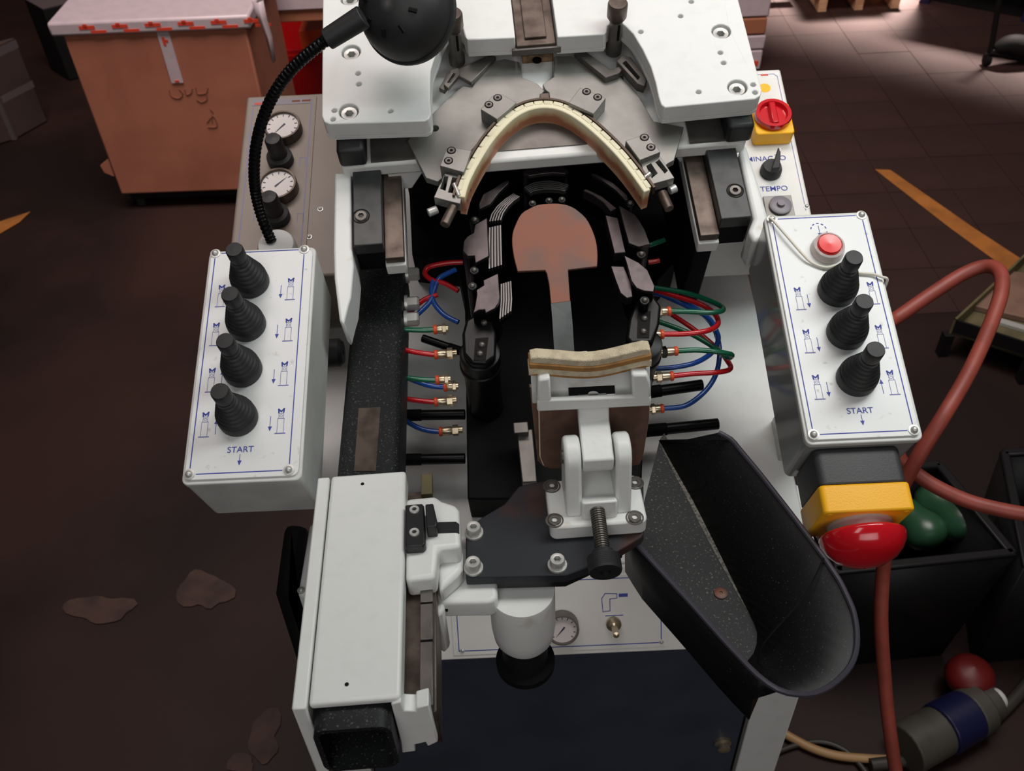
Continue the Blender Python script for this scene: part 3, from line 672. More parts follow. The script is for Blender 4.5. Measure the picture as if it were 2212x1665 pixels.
pk = part(t, 'pocket_block', MB().box(H, bx[1][0], bx[2][0], bx[1][1]-0.014, bx[1][1]+0.01, zB0+0.003, zB0+0.014), 'rustcast', bev=0.001)
q = H.Z(1160, 130, zB0+0.014); part(pk, 'drill_hole', MB().lathe(H, (q.x, q.y, zB0+0.0139), (0, 0, 1), [(0.005, 0), (0.005, 0.0004), (0, 0.0004)], 16), 'trolley')

# ---- wiper plates
zW = -0.008
WL = [(1122, 134), (1090, 127), (1065, 134), (1028, 172), (1020, 188), (1000, 186), (975, 205), (930, 250), (880, 304), (920, 384), (946, 392), (972, 372), (1014, 330), (1050, 288), (1090, 252), (1130, 228), (1166, 218), (1166, 208), (1176, 196), (1160, 180), (1128, 168)]
WR = [(1196, 122), (1234, 121), (1306, 172), (1337, 163), (1375, 200), (1412, 262), (1477, 274), (1456, 346), (1444, 352), (1395, 392), (1362, 345), (1332, 305), (1292, 270), (1252, 240), (1216, 222), (1188, 216), (1186, 200), (1178, 194), (1172, 182), (1196, 166)]
for nm, pp, lab, hp in (('wiper_plate', WL, 'left grey steel wiper plate under the white head cover', (939, 277)), ('wiper_plate', WR, 'right grey steel wiper plate with the brighter top', None)):
    P = H.pz(zW, pp); tw = thing(nm, lab, 'wiper plate', H.w((P[8][0], P[8][1], zW-0.008)), 'wiper plates')
    part(tw, 'plate', MB().prism(H, P, zW-0.008, zW, holes=[circ(*H.Z(*hp, zW)[:2], 0.004, 14)] if hp else []), 'steel', bev=0.0006)
    if nm and pp is WL:
        part(tw, 'link_arm', MB().prism(H, H.pz(zW+0.006, [(948, 190), (965, 160), (1060, 116), (1072, 122), (1018, 178), (985, 160), (960, 196)]), zW+0.0005, zW+0.006), 'steeld', bev=0.0008)
        part(tw, 'slotted_link', MB().prism(H, H.pz(zW+0.011, [(958, 182), (975, 150), (990, 146), (993, 160), (968, 190)]), zW+0.006, zW+0.011, holes=[H.pz(zW+0.011, [(966, 178), (978, 158), (984, 158), (973, 178)])]), 'steeld', bev=0.0006)
    else:
        part(tw, 'link_arm', MB().prism(H, H.pz(zW+0.008, [(1240, 112), (1262, 108), (1318, 150), (1352, 138), (1338, 158), (1308, 168)]), zW+0.0005, zW+0.008), 'steeld', bev=0.0008)
        part(tw, 'slotted_link', MB().prism(H, H.pz(zW+0.011, [(1332, 132), (1345, 118), (1364, 124), (1398, 172), (1392, 186), (1376, 180)]), zW+0.0005, zW+0.011, holes=[H.pz(zW+0.011, [(1345, 136), (1352, 130), (1382, 166), (1378, 172)])]), 'steeld', bev=0.0006)
single('centre_key', 'small brown key standing behind the crown of the fibre band', 'key', MB().prism(H, H.pz(zW+0.008, [(1166, 202), (1186, 200), (1187, 215), (1167, 217)]), zW+0.0004, zW+0.008), 'brownsteel', bev=0.0005)

# ---- fibre band: notched outer lip + stained inner wall
ctr = [(997, 425), (1005, 396), (1018, 368), (1036, 336), (1056, 305), (1080, 276), (1104, 253), (1130, 237), (1155, 229), (1180, 227), (1206, 231), (1232, 242), (1258, 259), (1285, 281), (1312, 306), (1338, 333), (1362, 362), (1384, 392), (1398, 412)]
zF1 = 0.004; bh = 0.028; bw = 0.0042
C0 = [Vector(p) for p in H.pz(zF1, ctr)]
def dense(P, sub=4):
    out = []
    for i in range(len(P)-1):
        a, b, c, d = P[max(i-1, 0)], P[i], P[i+1], P[min(i+2, len(P)-1)]
        for k in range(sub):
            s = k/sub; out.append(0.5*((2*b)+(c-a)*s+(2*a-5*b+4*c-d)*s*s+(3*b-a-3*c+d)*s**3))
    out.append(P[-1]); return out
CD = dense(C0)
def normals(P): 
    out = []
    for i in range(len(P)):
        d = (P[min(i+1, len(P)-1)]-P[max(i-1, 0)]).normalized(); out.append(Vector((-d.y, d.x)))
    return out
NO = normals(CD)                                   # points outwards (away from the operator side)
t = thing('fibre_band', 'cream fibre horseshoe band with brown stains and a notched edge', 'horseshoe band', H.w((CD[40].x, CD[40].y, zF1-bh)))
def ribbon(off0, off1, z0, z1):
    mb = MB(); rows = []
    for p, n in zip(CD, NO):
        a, b = p+n*off0, p+n*off1
        rows.append([(a.x, a.y, z0), (a.x, a.y, z1), (b.x, b.y, z1), (b.x, b.y, z0), (a.x, a.y, z0)])
    mb.strip(H, rows); m = 5; n = len(rows)
    mb.f.append((0, 1, 2, 3)); mb.f.append(((n-1)*m+3, (n-1)*m+2, (n-1)*m+1, (n-1)*m)); return mb
part(t, 'band', ribbon(-0.0034, 0.0036, zF1-bh, zF1), 'fibreb', bev=0.001, smooth=50)
tot = len(CD)-1; step = 3
for i in range(2, tot-2, step):
    mb = MB(); rows = []
    for j in range(step+1):
        k = min(i+j, tot); fr = j/step
        p, n = CD[k], NO[k]
        if j == 0: p = p.lerp(CD[k+1], 0.10)
        if j == step: p = p.lerp(CD[k-1], 0.10)
        rows.append([(*(p+n*0.0010)[:], zF1-0.007), (*(p+n*0.0010)[:], zF1+0.0005), (*(p+n*0.0062)[:], zF1+0.0003), (*(p+n*0.0062)[:], zF1-0.007), (*(p+n*0.0010)[:], zF1-0.007)])
    mb.strip(H, rows); mb.f.append((0, 1, 2, 3)); m = 5; q = len(rows); mb.f.append(((q-1)*m+3, (q-1)*m+2, (q-1)*m+1, (q-1)*m))
    part(t, 'tooth', mb, 'fibre', bev=0.0008)
for i in (2, 5, tot-5, tot-2):
    p = CD[i]-NO[i]*0.0033; screw(t, H, (p.x, p.y, zF1-0.014), 0.0018, 0.0006, 'ball', 'leather', axis=(-NO[i].x, -NO[i].y, 0), name='pin_hole')
sp = single('spring_strip', 'dark spring steel strip bent round the outside of the fibre band', 'spring strip', (lambda mb: mb)(ribbon(0.0068, 0.0092, zF1-0.010, zF1+0.001)), 'spring', smooth=50)

# ---- clamp blocks with two socket screws, slotted adjusters
def block(quad, z1, scr, lab, group='clamp blocks on the wiper plates', m='steel'):
    P = H.pz(z1, quad); t = thing('clamp_block', lab, 'clamp block', H.w((P[0][0], P[0][1], zW)), group)
    part(t, 'body', MB().prism(H, P, zW+0.0003, z1), m, bev=0.0006)
    for u, v in scr:
        p = H.Z(u, v, z1); part(t, 'screw_well', MB().lathe(H, (p.x, p.y, z1), (0, 0, 1), [(0.0046, -0.001), (0.0046, 0.0003), (0, 0.0003)], 18), 'trolley'); screw(t, H, (p.x, p.y, z1-0.0012), 0.0036, 0.0019, 'socket', 'steeld')
    return t
zC = 0.009
block([(1038, 236), (1064, 206), (1084, 203), (1116, 222), (1074, 258)], zC, [(1056, 226), (1075, 211)], 'steel clamp block on the upper left of the fibre band')
block([(1228, 222), (1253, 189), (1309, 212), (1282, 246)], zC, [(1267, 198), (1291, 210)], 'steel clamp block on the upper right of the fibre band')
tb1 = block([(950, 358), (966, 316), (1019, 325), (1002, 372)], zC, [(975, 325), (969, 347)], 'steel clamp block at the lower left end of the fibre band')
tb2 = block([(1351, 304), (1398, 288), (1427, 328), (1382, 346)], zC, [(1392, 297), (1406, 318)], 'steel clamp block at the lower right end of the fibre band')
def adjuster(quad, slot, rail, z1, lab, knob, pin, stub):
    P = H.pz(z1, quad); t = thing('slotted_adjuster', lab, 'adjuster', H.w((P[0][0], P[0][1], z1-0.012)), 'slotted band adjusters')
    part(t, 'frame', MB().prism(H, P, z1-0.012, z1, holes=[H.pz(z1, slot), H.pz(z1, rail)]), 'steel', bev=0.0005)
    a, b = (H.Z(*q, z1-0.006) for q in knob); part(t, 'rod', MB().cyl(H, a, b, 0.0048, n=16), 'brownsteel', bev=0.0008)
    a, b = (H.Z(*q, z1+0.001) for q in pin); part(t, 'pin', MB().cyl(H, a, b, 0.0022, n=12), 'chrome', bev=0.0004)
    a, b = (H.Z(*q, z1-0.014) for q in stub); part(t, 'stub', MB().cyl(H, a, b, 0.0042, n=14), 'chrome', bev=0.0006)
adjuster([(937, 426), (960, 374), (1004, 380), (994, 440)], [(951, 407), (959, 380), (968, 381), (962, 411)], [(968, 415), (977, 382), (992, 384), (984, 417)], 0.002, 'slotted steel adjuster at the lower left end of the fibre band', [(980, 446), (960, 486)], [(981, 397), (992, 424)], [(925, 460), (945, 452)])
adjuster([(1400, 400), (1384, 352), (1424, 334), (1457, 384)], [(1416, 350), (1424, 344), (1442, 368), (1436, 374)], [(1396, 358), (1406, 352), (1420, 374), (1408, 384)], 0.002, 'slotted steel adjuster at the lower right end of the fibre band', [(1430, 416), (1446, 452)], [(1392, 384), (1404, 374)], [(1446, 412), (1460, 406)])

# ---- side rails with gib blocks
def side_rail(lab, gib, gib_front, screw_px, strip, shell, lip, sg, zG=-0.028):
    t = thing('guide_rail', lab, 'guide rail', H.w((H.Z(*gib[0], zG)[0], H.Z(*gib[0], zG)[1], -0.2)), 'guide rails of the head')
    G = H.pz(zG, gib); x0, x1 = sorted((sum(p[0] for p in (G[0], G[3]))/2, sum(p[0] for p in (G[1], G[2]))/2)); y0 = (G[2][1]+G[3][1])/2
    part(t, 'gib_block', MB().box(H, x0, x1, y0, y0+0.13, zG-0.016, zG), 'gib', bev=0.001)
    p = H.Z(*screw_px, zG); 
    part(t, 'screw_cup', MB().lathe(H, (p.x, p.y, zG-0.0002), (0, 0, 1), [(0.0088, 0), (0.0088, 0.0006), (0.0078, 0.0006), (0.0078, 0.0002), (0, 0.0002)], 24), 'trolley')
    screw(t, H, (p.x, p.y, zG-0.001), 0.0062, 0.0028, 'socket', 'steeld')
    S = H.pz(zG-0.016, strip); sx = [S[0][0], x0-0.0003] if sg > 0 else [x1+0.0003, S[1][0]]
    part(t, 'wear_strip', MB().box(H, sx[0], sx[1], y0-0.008, y0+0.12, zG-0.024, zG-0.0145), 'brownsteel', bev=0.0006)
    part(t, 'casting', MB().box(H, sx[0]-0.001, sx[1]+0.001, y0-0.011, y0+0.16, zG-0.040, zG-0.0242), 'cast', bev=0.0015)
    part(t, 'gib_seat', MB().box(H, x0, x1, y0+0.001, y0+0.16, zG-0.045, zG-0.0162), 'blackmatt')
    part(t, 'shell', MB().prism(H, H.pz(zG-0.004, shell), zG-0.05, zG-0.004), 'cast', bev=0.004, seg=3)
    part(t, 'inner_wall', MB().box(H, *(sorted((sx[0 if sg > 0 else 1]+sg*0.0, sx[0 if sg > 0 else 1]+sg*0.02))), y0+0.0, y0+0.15, zG-(0.16 if sg > 0 else 0.055), zG-0.0405), 'blackmatt', bev=0.002)
    return t
side_rail('left white guide rail with a dark gib block and one socket screw', [(762, 388), (825, 386), (824, 527), (763, 530)], None, (780, 467), [(824, 420), (868, 420)],
          [(722, 372), (758, 372), (760, 540), (764, 572), (758, 640), (752, 660), (742, 700), (733, 690), (722, 600), (720, 540)], None, -1)
side_rail('right white guide rail with a dark gib block and one socket screw', [(1527, 342), (1594, 340), (1625, 466), (1560, 474)], None, (1588, 412), [(1486, 380), (1560, 380)],
          [(1596, 326), (1612, 310), (1661, 470), (1660, 508), (1630, 524), (1616, 500), (1628, 470)], None, 1)
q = M.Z(734, 752, -0.14)
single('rubber_bumper', 'round black rubber bumper between the left control box and the black beam', 'bumper', MB().lathe(M, (q.x-0.02, q.y, -0.15), (1, 0, 0), [(0.010, 0), (0.0155, 0.003), (0.0155, 0.018), (0.012, 0.022), (0.003, 0.022), (0.003, 0.018), (0, 0.018)], 24), 'rubber')

# ================================================================== GRIPPER FINGERS
zJ = -0.050
def lerp2(a, b, t): return (a[0]+(b[0]-a[0])*t, a[1]+(b[1]-a[1])*t)
def finger(lab, jaw, ridges=None, inner=None, balls=(), body=None, cyl=None, zj=zJ, inner_m='jaw', body_z=-0.125):
    P = H.pz(zj, jaw); cx = sum(p[0] for p in P)/len(P); cy = sum(p[1] for p in P)/len(P)
    t = thing('gripper_finger', lab, 'gripper', H.w((cx, cy, body_z)), 'gripper fingers round the copper plate')
    part(t, 'outer_jaw', MB().prism(H, P, zj-0.005, zj), 'jaw', bev=0.0006)
    zi = zj-0.008
    if ridges:
        o_, i_, n = ridges                       # outer and inner polylines, number of ridges
        for k in range(n):
            f = k/(n-1); l = [lerp2(a, b, f) for a, b in zip(o_, i_)]
            Q = [Vector(p) for p in H.pz(zi, l)]; mb = MB(); N = normals(Q) if len(Q) > 1 else None
            rows = []
            for p, nn in zip(Q, N):
                a, b = p-nn*0.0006, p+nn*0.0006
                rows.append([(a.x, a.y, zi-0.006), (a.x, a.y, zi), (b.x, b.y, zi), (b.x, b.y, zi-0.006), (a.x, a.y, zi-0.006)])
            mb.strip(H, rows); m = 5; q = len(rows); mb.f.append((0, 1, 2, 3)); mb.f.append(((q-1)*m+3, (q-1)*m+2, (q-1)*m+1, (q-1)*m))
            part(t, 'ridge', mb, 'ridge')
        base = list(o_)+list(i_)[::-1]
        part(t, 'inner_jaw', MB().prism(H, H.pz(zi-0.004, base), zi-0.016, zi-0.004), 'blackgloss')
    if inner:
        part(t, 'inner_jaw', MB().prism(H, H.pz(zi, inner), zi-0.014, zi), inner_m, bev=0.0008)
    bd = body or [lerp2((sum(p[0] for p in jaw)/len(jaw), sum(p[1] for p in jaw)/len(jaw)), p, 1.05) for p in jaw]
    part(t, 'finger_body', MB().prism(H, H.pz(zj-0.0055, bd), body_z, zj-0.0055), 'blackgloss', bev=0.002)
    for u, v, r in balls:
        p = H.Z(u, v, zj-0.004); part(t, 'pivot_boss', MB().cyl(H, (p.x, p.y, body_z), (p.x, p.y, zj-0.006), r*1.5, n=16), 'blackgloss', bev=0.001)
        screw(t, H, (p.x, p.y, zj-0.006), r*0.85, r*0.8, 'ball', 'steeld')
    if cyl:
        (u, v), r, z0, z1 = cyl; p = H.Z(u, v, z0)
        part(t, 'cylinder', MB().lathe(H, (p.x, p.y, z0), (0, 0, -1), [(r*0.9, 0), (r, 0.002), (r, 0.016), (r*0.93, 0.018), (r*0.93, z0-z1)], 32), 'blackgloss')
    return t
finger('middle left gripper finger with a notched jaw and upright ridges', [(1052, 470), (1056, 553), (1027, 568), (1025, 552), (1010, 553), (1000, 542), (1002, 520), (1010, 510), (1023, 503), (1026, 485)],
       ([(1058, 491), (1057, 530), (1057, 580)], [(1081, 486), (1082, 530), (1083, 572)], 5), balls=[(1024, 581, 0.0034)])
finger('lower left gripper finger with a rounded jaw, nearest the white bracket', [(1076, 590), (1080, 641), (1077, 654), (1069, 666), (1049, 676), (1047, 668), (1035, 669), (1022, 676), (1026, 661), (1030, 636), (1029, 626), (1045, 616), (1044, 605)],
       ([(1083, 613), (1083, 650), (1080, 688)], [(1103, 607), (1105, 645), (1103, 672)], 5), balls=[(1020, 615, 0.0034)])
finger('upper left gripper finger with a slanting blade and curved ridges', [(1100, 390), (1098, 396), (1078, 416), (1059, 441), (1036, 451), (1034, 441), (1044, 419), (1068, 406), (1088, 392)],
       ([(1058, 478), (1063, 462), (1075, 445), (1092, 430), (1110, 418)], [(1081, 475), (1086, 460), (1097, 444), (1110, 432), (1122, 424)], 5), balls=[(1025, 472, 0.0034)])
finger('centre rear gripper finger with a curved serrated jaw behind the copper plate', [(1130, 372), (1137, 365), (1148, 357), (1162, 360), (1194, 355), (1216, 360), (1229, 368), (1221, 375), (1195, 373), (1170, 375), (1143, 380)],
       ([(1133, 406), (1142, 400), (1153, 395), (1170, 392), (1187, 391), (1208, 394), (1228, 400)], [(1145, 416), (1152, 412), (1162, 410), (1176, 408), (1194, 408), (1208, 409), (1221, 412)], 5), balls=[(1150, 436, 0.003), (1186, 430, 0.003), (1214, 428, 0.003)])
finger('upper right gripper finger with two slanting blades', [(1277, 375), (1285, 374), (1325, 395), (1354, 421), (1358, 431), (1351, 432), (1330, 411), (1301, 390)], inner=[(1259, 411), (1266, 407), (1301, 424), (1333, 450), (1319, 456), (1303, 437), (1282, 422)], balls=[(1361, 436, 0.0034)])
finger('middle right gripper finger with a pointed jaw', [(1337, 443), (1372, 464), (1380, 474), (1393, 496), (1404, 527), (1380, 533), (1358, 525), (1346, 480)], inner=[(1307, 464), (1335, 470), (1352, 545), (1327, 547), (1318, 510)], balls=[(1386, 546, 0.0036)])
finger('lower right gripper finger with a pointed jaw, nearest the air tubes', [(1348, 551), (1380, 567), (1399, 583), (1414, 617), (1412, 630), (1391, 628), (1375, 622), (1364, 607), (1354, 570)], inner=[(1319, 574), (1348, 575), (1364, 612), (1367, 641), (1354, 644), (1340, 633), (1330, 607)], balls=[(1393, 646, 0.0036)])
def head_cyl(lab, c, r, block, balls, z0=-0.085, z1=-0.30):
    p = H.Z(*c, z0); t = thing('gripper_cylinder', lab, 'cylinder', H.w((p.x, p.y, z1)), 'black gripper cylinders')
    part(t, 'barrel', MB().lathe(H, (p.x, p.y, z0), (0, 0, -1), [(r*0.86, 0), (r*0.98, 0.001), (r, 0.004), (r, 0.020), (r*1.06, 0.021), (r*1.06, 0.026), (r*0.92, 0.028), (r*0.92, z0-z1)], 36), 'blackgloss')
    part(t, 'nose', MB().prism(H, H.pz(z0+0.012, block), z0, z0+0.012), 'blackgloss', bev=0.003, seg=3)
    part(t, 'screw_slot', MB().prism(H, H.pz(z0+0.0122, [(balls[1][0]-14, balls[1][1]-14), (balls[1][0]+14, balls[1][1]-16), (balls[-1][0]+12, balls[-1][1]+14), (balls[-1][0]-14, balls[-1][1]+14)]), z0+0.0121, z0+0.0126), 'trolley')
    for u, v in balls:
        q = H.Z(u, v, z0+0.0125); screw(t, H, (q.x, q.y, z0+0.0125), 0.0034, 0.0032, 'ball', 'steeld')
    return t
head_cyl('black gripper cylinder with three dome screws on the left', (1036, 762), 0.0205, [(1006, 690), (1030, 676), (1062, 682), (1072, 720), (1070, 770), (1050, 786), (1018, 784), (1000, 764), (998, 720)], [(1046, 697), (1041, 745), (1037, 764)])
head_cyl('black gripper cylinder with three dome screws on the right', (1392, 742), 0.0185, [(1372, 646), (1412, 636), (1429, 660), (1424, 700), (1410, 740), (1364, 742), (1352, 730), (1358, 690)], [(1393, 648), (1392, 688), (1390, 716)])

# ================================================================== COPPER PLATE
zK = -0.030
t = thing('copper_paddle', 'copper-coloured round paddle plate on a flat grey steel stem', 'paddle', H.w((0.015, 0.10, zK-0.06)))
out = [(1118, 586), (1110, 555), (1106, 525), (1107, 505), (1111, 491), (1121, 469), (1130, 458), (1142, 451), (1162, 442), (1195, 439), (1219, 441), (1234, 446), (1246, 453), (1266, 471), (1279, 495), (1288, 522), (1291, 550), (1290, 575), (1227, 582), (1229, 610), (1232, 650), (1190, 656), (1186, 615), (1181, 590), (1177, 583)]
arc = [tuple(p) for p in dense([Vector(p) for p in H.pz(zK, out[:18])], 3)]
part(t, 'paddle', MB().prism(H, arc+H.pz(zK, out[18:]), zK-0.003, zK), 'copper', bev=0.0006)
a = [H.Z(1190, 656, zK), H.Z(1232, 650, zK)]; b = [H.Z(1193, 690, zK-0.008), H.Z(1236, 690, zK-0.008)]; c = [H.Z(1200, 800, zK-0.030), H.Z(1243, 800, zK-0.030)]
part(t, 'stem', MB().strip(H, [a, b, c]), 'stem', solid=0.003, smooth=None, label='flat grey steel stem')
q = H.Z(1245, 770, -0.05)
single('small_white_stop', 'small white block peeking up behind the felt pad beside the steel stem', 'stop', MB().box(H, q.x-0.004, q.x+0.012, q.y-0.006, q.y+0.006, -0.085, -0.05), 'white', bev=0.002)

# ================================================================== AIR TUBES AND FITTINGS
def air(lab, pts, z, m, fit=None, group='air tubes', dirx=-1, black=False):
    if isinstance(z, (int, float)): z = [z]*len(pts)
    P = [H.Z(u, v, zz) for (u, v), zz in zip(pts, z)]
    t = thing('air_tube', lab, 'air tube', H.w(P[0]), group)
    part(t, 'tube', MB().tube(H, P, 0.0029, 10, 8), m, smooth=80)
    if fit:
        a = P[0]; d = Vector((dirx, 0, 0)); L = fit
        part(t, 'collar', MB().lathe(H, a-d*0.001, d, [(0.0046, 0), (0.0052, 0.001), (0.0052, 0.003), (0.0044, 0.004)], 16), 'orange', label='orange release collar')
        part(t, 'fitting', MB().lathe(H, a+d*0.003, d, [(0.0044, 0), (0.0048, 0.002), (0.0048, L*0.45), (0.0040, L*0.5), (0.0040, L)], 14), 'brass', label='nickel push-in fitting')
        part(t, 'hex_nut', MB().lathe(H, a+d*(0.003+L*0.5), d, [(0.0062, 0), (0.0062, L*0.28)], 6), 'brass' if not black else 'blackgloss')
    return t
air('green air tube looping out of the topmost right fitting', [(1447, 672), (1490, 673), (1535, 675), (1560, 671), (1558, 662), (1530, 648), (1480, 632), (1405, 620)], [-.12, -.12, -.12, -.122, -.13, -.14, -.15, -.16], 'tubegreen', 0.012)
air('red air tube looping out of the second right fitting', [(1432, 722), (1480, 721), (1525, 715), (1548, 704), (1550, 688), (1535, 670), (1500, 652), (1405, 624)], [-.12, -.12, -.12, -.125, -.135, -.145, -.15, -.165], 'tubered', 0.010)
air('green air tube from the third right fitting, with a dark hexagon adapter', [(1462, 758), (1505, 756), (1550, 760), (1580, 766), (1572, 772), (1545, 752), (1490, 720), (1410, 690)], [-.13, -.13, -.13, -.135, -.15, -.16, -.165, -.17], 'tubegreen', 0.016, black=True)
air('blue air tube whose fitting hides behind the felt pad', [(1404, 796), (1450, 794), (1500, 784), (1535, 764), (1550, 740), (1548, 716), (1520, 680), (1410, 628)], [-.16, -.16, -.16, -.165, -.17, -.175, -.18, -.185], 'tubeblue', 0.010)
air('red air tube looping out of the fourth right fitting', [(1453, 812), (1500, 807), (1550, 804), (1577, 797), (1572, 780), (1548, 752), (1500, 712), (1440, 672)], [-.15, -.15, -.15, -.155, -.165, -.175, -.18, -.185], 'tubered', 0.018)
air('blue air tube in a wide arc out of the lowest right fitting', [(1432, 882), (1480, 876), (1520, 848), (1545, 812), (1554, 770), (1550, 730), (1530, 690), (1480, 652), (1410, 632)], [-.19, -.19, -.19, -.19, -.19, -.19, -.19, -.19, -.19], 'tubeblue', 0.012)
air('short green air tube at the topmost left fitting', [(938, 712), (915, 713), (880, 712), (840, 712)], -.13, 'tubegreen', 0.012, dirx=1)
air('red air tube at the upper left long fitting', [(940, 766), (912, 763), (880, 757), (840, 745)], -.14, 'tubered', 0.020, dirx=1)
air('green air tube at the left fitting with the bright orange collar', [(943, 821), (912, 820), (885, 817), (850, 810)], -.15, 'tubegreen', 0.012, dirx=1)
air('blue air tube sagging below the short green one on the left', [(960, 836), (930, 833), (900, 824), (860, 808)], -.17, 'tubeblue', 0.012, dirx=1)
air('red air tube at the lower left long fitting', [(940, 868), (912, 866), (880, 862), (840, 856)], -.17, 'tubered', 0.020, dirx=1)
air('blue air tube at the lowest left fitting', [(950, 932), (925, 930), (900, 922), (870, 905)], -.20, 'tubeblue', 0.022, dirx=1)
for lab, pts, m in (('red air tube curling up between beam and fingers on the left', [(990, 628), (960, 612), (932, 604), (918, 590), (928, 576), (965, 568), (1000, 566)], 'tubered'),
                    ('thick blue air tube running up from the beam edge on the left', [(880, 696), (905, 676), (928, 652), (938, 625), (950, 600), (985, 582)], 'tubeblue'),
                    ('blue air tube hanging down beside the black finger block on the left', [(936, 604), (932, 630), (938, 655), (960, 680), (990, 696)], 'tubeblue'),
                    ('short red air tube beside the beam edge on the left', [(876, 690), (892, 668), (915, 648), (945, 636)], 'tubered'),
                    ('short red tube end deep between the right fingers and the guide rail', [(1400, 566), (1415, 564), (1424, 562)], 'tubered'),
                    ('short green tube deep behind the right fingers', [(1390, 534), (1412, 526), (1436, 518)], 'tubegreen')):
    air(lab, pts, -.15, m)
def rod(lab, a, b, z, r=0.006):
    p, q = H.Z(*a, z), H.Z(*b, z); t = thing('black_rod', lab, 'rod', H.w(p), 'black tie rods')
    part(t, 'rod', MB().cyl(H, p, q, r, n=16), 'blackgloss', bev=0.001)
    part(t, 'sleeve', MB().cyl(H, p, p+(q-p)*0.35, r*1.12, n=16), 'blackmatt', bev=0.0005)
rod('upper black tie rod between beam and left cylinder', (860, 897), (1005, 895), -.23)
rod('lower black tie rod between beam and left cylinder', (860, 993), (1005, 990), -.23)
rod('slanting black rod end beside the topmost left fittings', (1000, 760), (912, 730), -.16, 0.0045)
rod('upper black rod right of the felt pad', (1380, 850), (1518, 831), -.23, 0.0065)
rod('lower black rod right of the felt pad, above the tray', (1380, 932), (1552, 915), -.24, 0.0065)
q = H.Z(1130, 950, -.19)
t = thing('stem_bracket', 'small grey angle bracket left of the felt pad bracket', 'bracket', H.w((q.x, q.y, -.25)))
part(t, 'upright', MB().prism(H, H.pz(-.18, [(1116, 930), (1150, 926), (1160, 1040), (1128, 1042)]), -.20, -.18), 'steeld', bev=0.001)
part(t, 'foot', MB().prism(H, H.pz(-.17, [(1108, 912), (1140, 910), (1142, 934), (1110, 936)]), -.182, -.17), 'steeld', bev=0.001)

# ================================================================== SWING ARM (level)
zA = -0.050
def az(u, v, z): return A.Z(u, v, z)
xs = (az(715, 1025, zA).x+az(664.4, 1519, zA).x)/2; xR = (az(877, 1019, zA).x+az(864.8, 1509, zA).x)/2
xLs = (az(685, 1026, zA).x+az(633, 1525, zA).x)/2
yf = az(764, 1514, zA).y; yb = az(796, 1021, zA).y
t = thing('swing_arm', 'long white swing arm over a black square tube at the lower left', 'arm', A.w((xs, yf, zA-0.10)))
cvr = part(t, 'cover', MB().prism(A, [(xs+0.0004, zA), (xR, zA), (xR, zA-0.022), (xR-0.006, zA-0.022), (xR-0.006, zA-0.008), (xs+0.0004, zA-0.008)], yf, yb, 'y', ), 'white', bev=0.003, seg=3)
for u, v in ((783, 1045), (749, 1478)):
    p = az(u, v, zA); part(cvr, 'drill_hole', MB().lathe(A, (p.x, p.y, zA-0.0001), (0, 0, 1), [(0.0016, 0), (0.0016, 0.0003), (0, 0.0003)], 12), 'trolley')
part(t, 'side_plate', MB().box(A, xLs, xs-0.0006, yf-0.003, yb-0.002, zA-0.098, zA+0.0008), 'white', bev=0.0015)
# black square tube
tx0, tx1 = xs+0.002, xR-0.008; tz1 = zA-0.009; tz0 = tz1-0.062
def tube_rect(y0, y1, x0, x1, z0, z1, r, th, m, nm, parent):
    o_ = rrect(x0, x1, z0, z1, r, 5); i_ = rrect(x0+th, x1-th, z0+th, z1-th, max(r-th, 0.001), 5)
    return part(parent, nm, MB().prism(A, o_, y0, y1, 'y', holes=[i_]), m)
tube_rect(yf-0.016, az(800, 560, tz1).y, tx0, tx1, tz0, tz1, 0.010, 0.004, 'dusty', 'square_tube', t)
part(t, 'worn_tape', MB().prism(A, A.pz(tz1, [(775, 882), (822, 880), (812, 1018), (765, 1018)]), tz1, tz1+0.0006), 'brownsteel', label='brown strip of old tape on the black tube')
# rail with stop segments
rx0 = xR+0.001; rz = zA-0.030
rl = part(t, 'rail_bed', MB().box(A, rx0-0.008, rx0+0.018, yf+0.002, yb, rz-0.030, rz), 'brownsteel', bev=0.001)
prev = yb
edges = [az(912, v, rz+0.008).y for v in (1262, 1300, 1304, 1381, 1386, 1524)]
for a_, b_ in ((edges[1], edges[0]), (edges[3], edges[2]), (edges[5], edges[4])):
    part(rl, 'rail_segment', MB().box(A, rx0+0.010, rx0+0.020, a_, b_, rz, rz+0.008), 'steeld', bev=0.0006)
part(rl, 'rail_segment', MB().box(A, rx0+0.010, rx0+0.020, az(912, 1080, rz).y, az(912, 1036, rz).y, rz, rz+0.008), 'olive', bev=0.0006)
part(t, 'rail_side', MB().box(A, rx0+0.0185, rx0+0.022, yf+0.004, yb-0.05, rz-0.05, rz-0.001), 'brownsteel', bev=0.001)
ef = [(845, 1516), (866, 1510), (873, 1530), (898, 1531), (899, 1524), (926, 1517), (946, 1597), (924, 1607), (919, 1598), (896, 1603), (898, 1617), (869, 1621), (866, 1596)]
part(t, 'end_bracket', MB().prism(A, A.py(yf, ef), yf-0.002, yf+0.012, 'y'), 'white', bev=0.001)
# hex bolts on the inner face of the black tube
for u, v in ((878, 574), (874, 622), (880, 704)):
    p = A.X(u, v, tx1+0.002); screw(t, A, (tx1, p.y, tz1-0.014), 0.0085, 0.013, 'hex', 'chrome', axis=(1, 0, 0), name='hex_bolt')

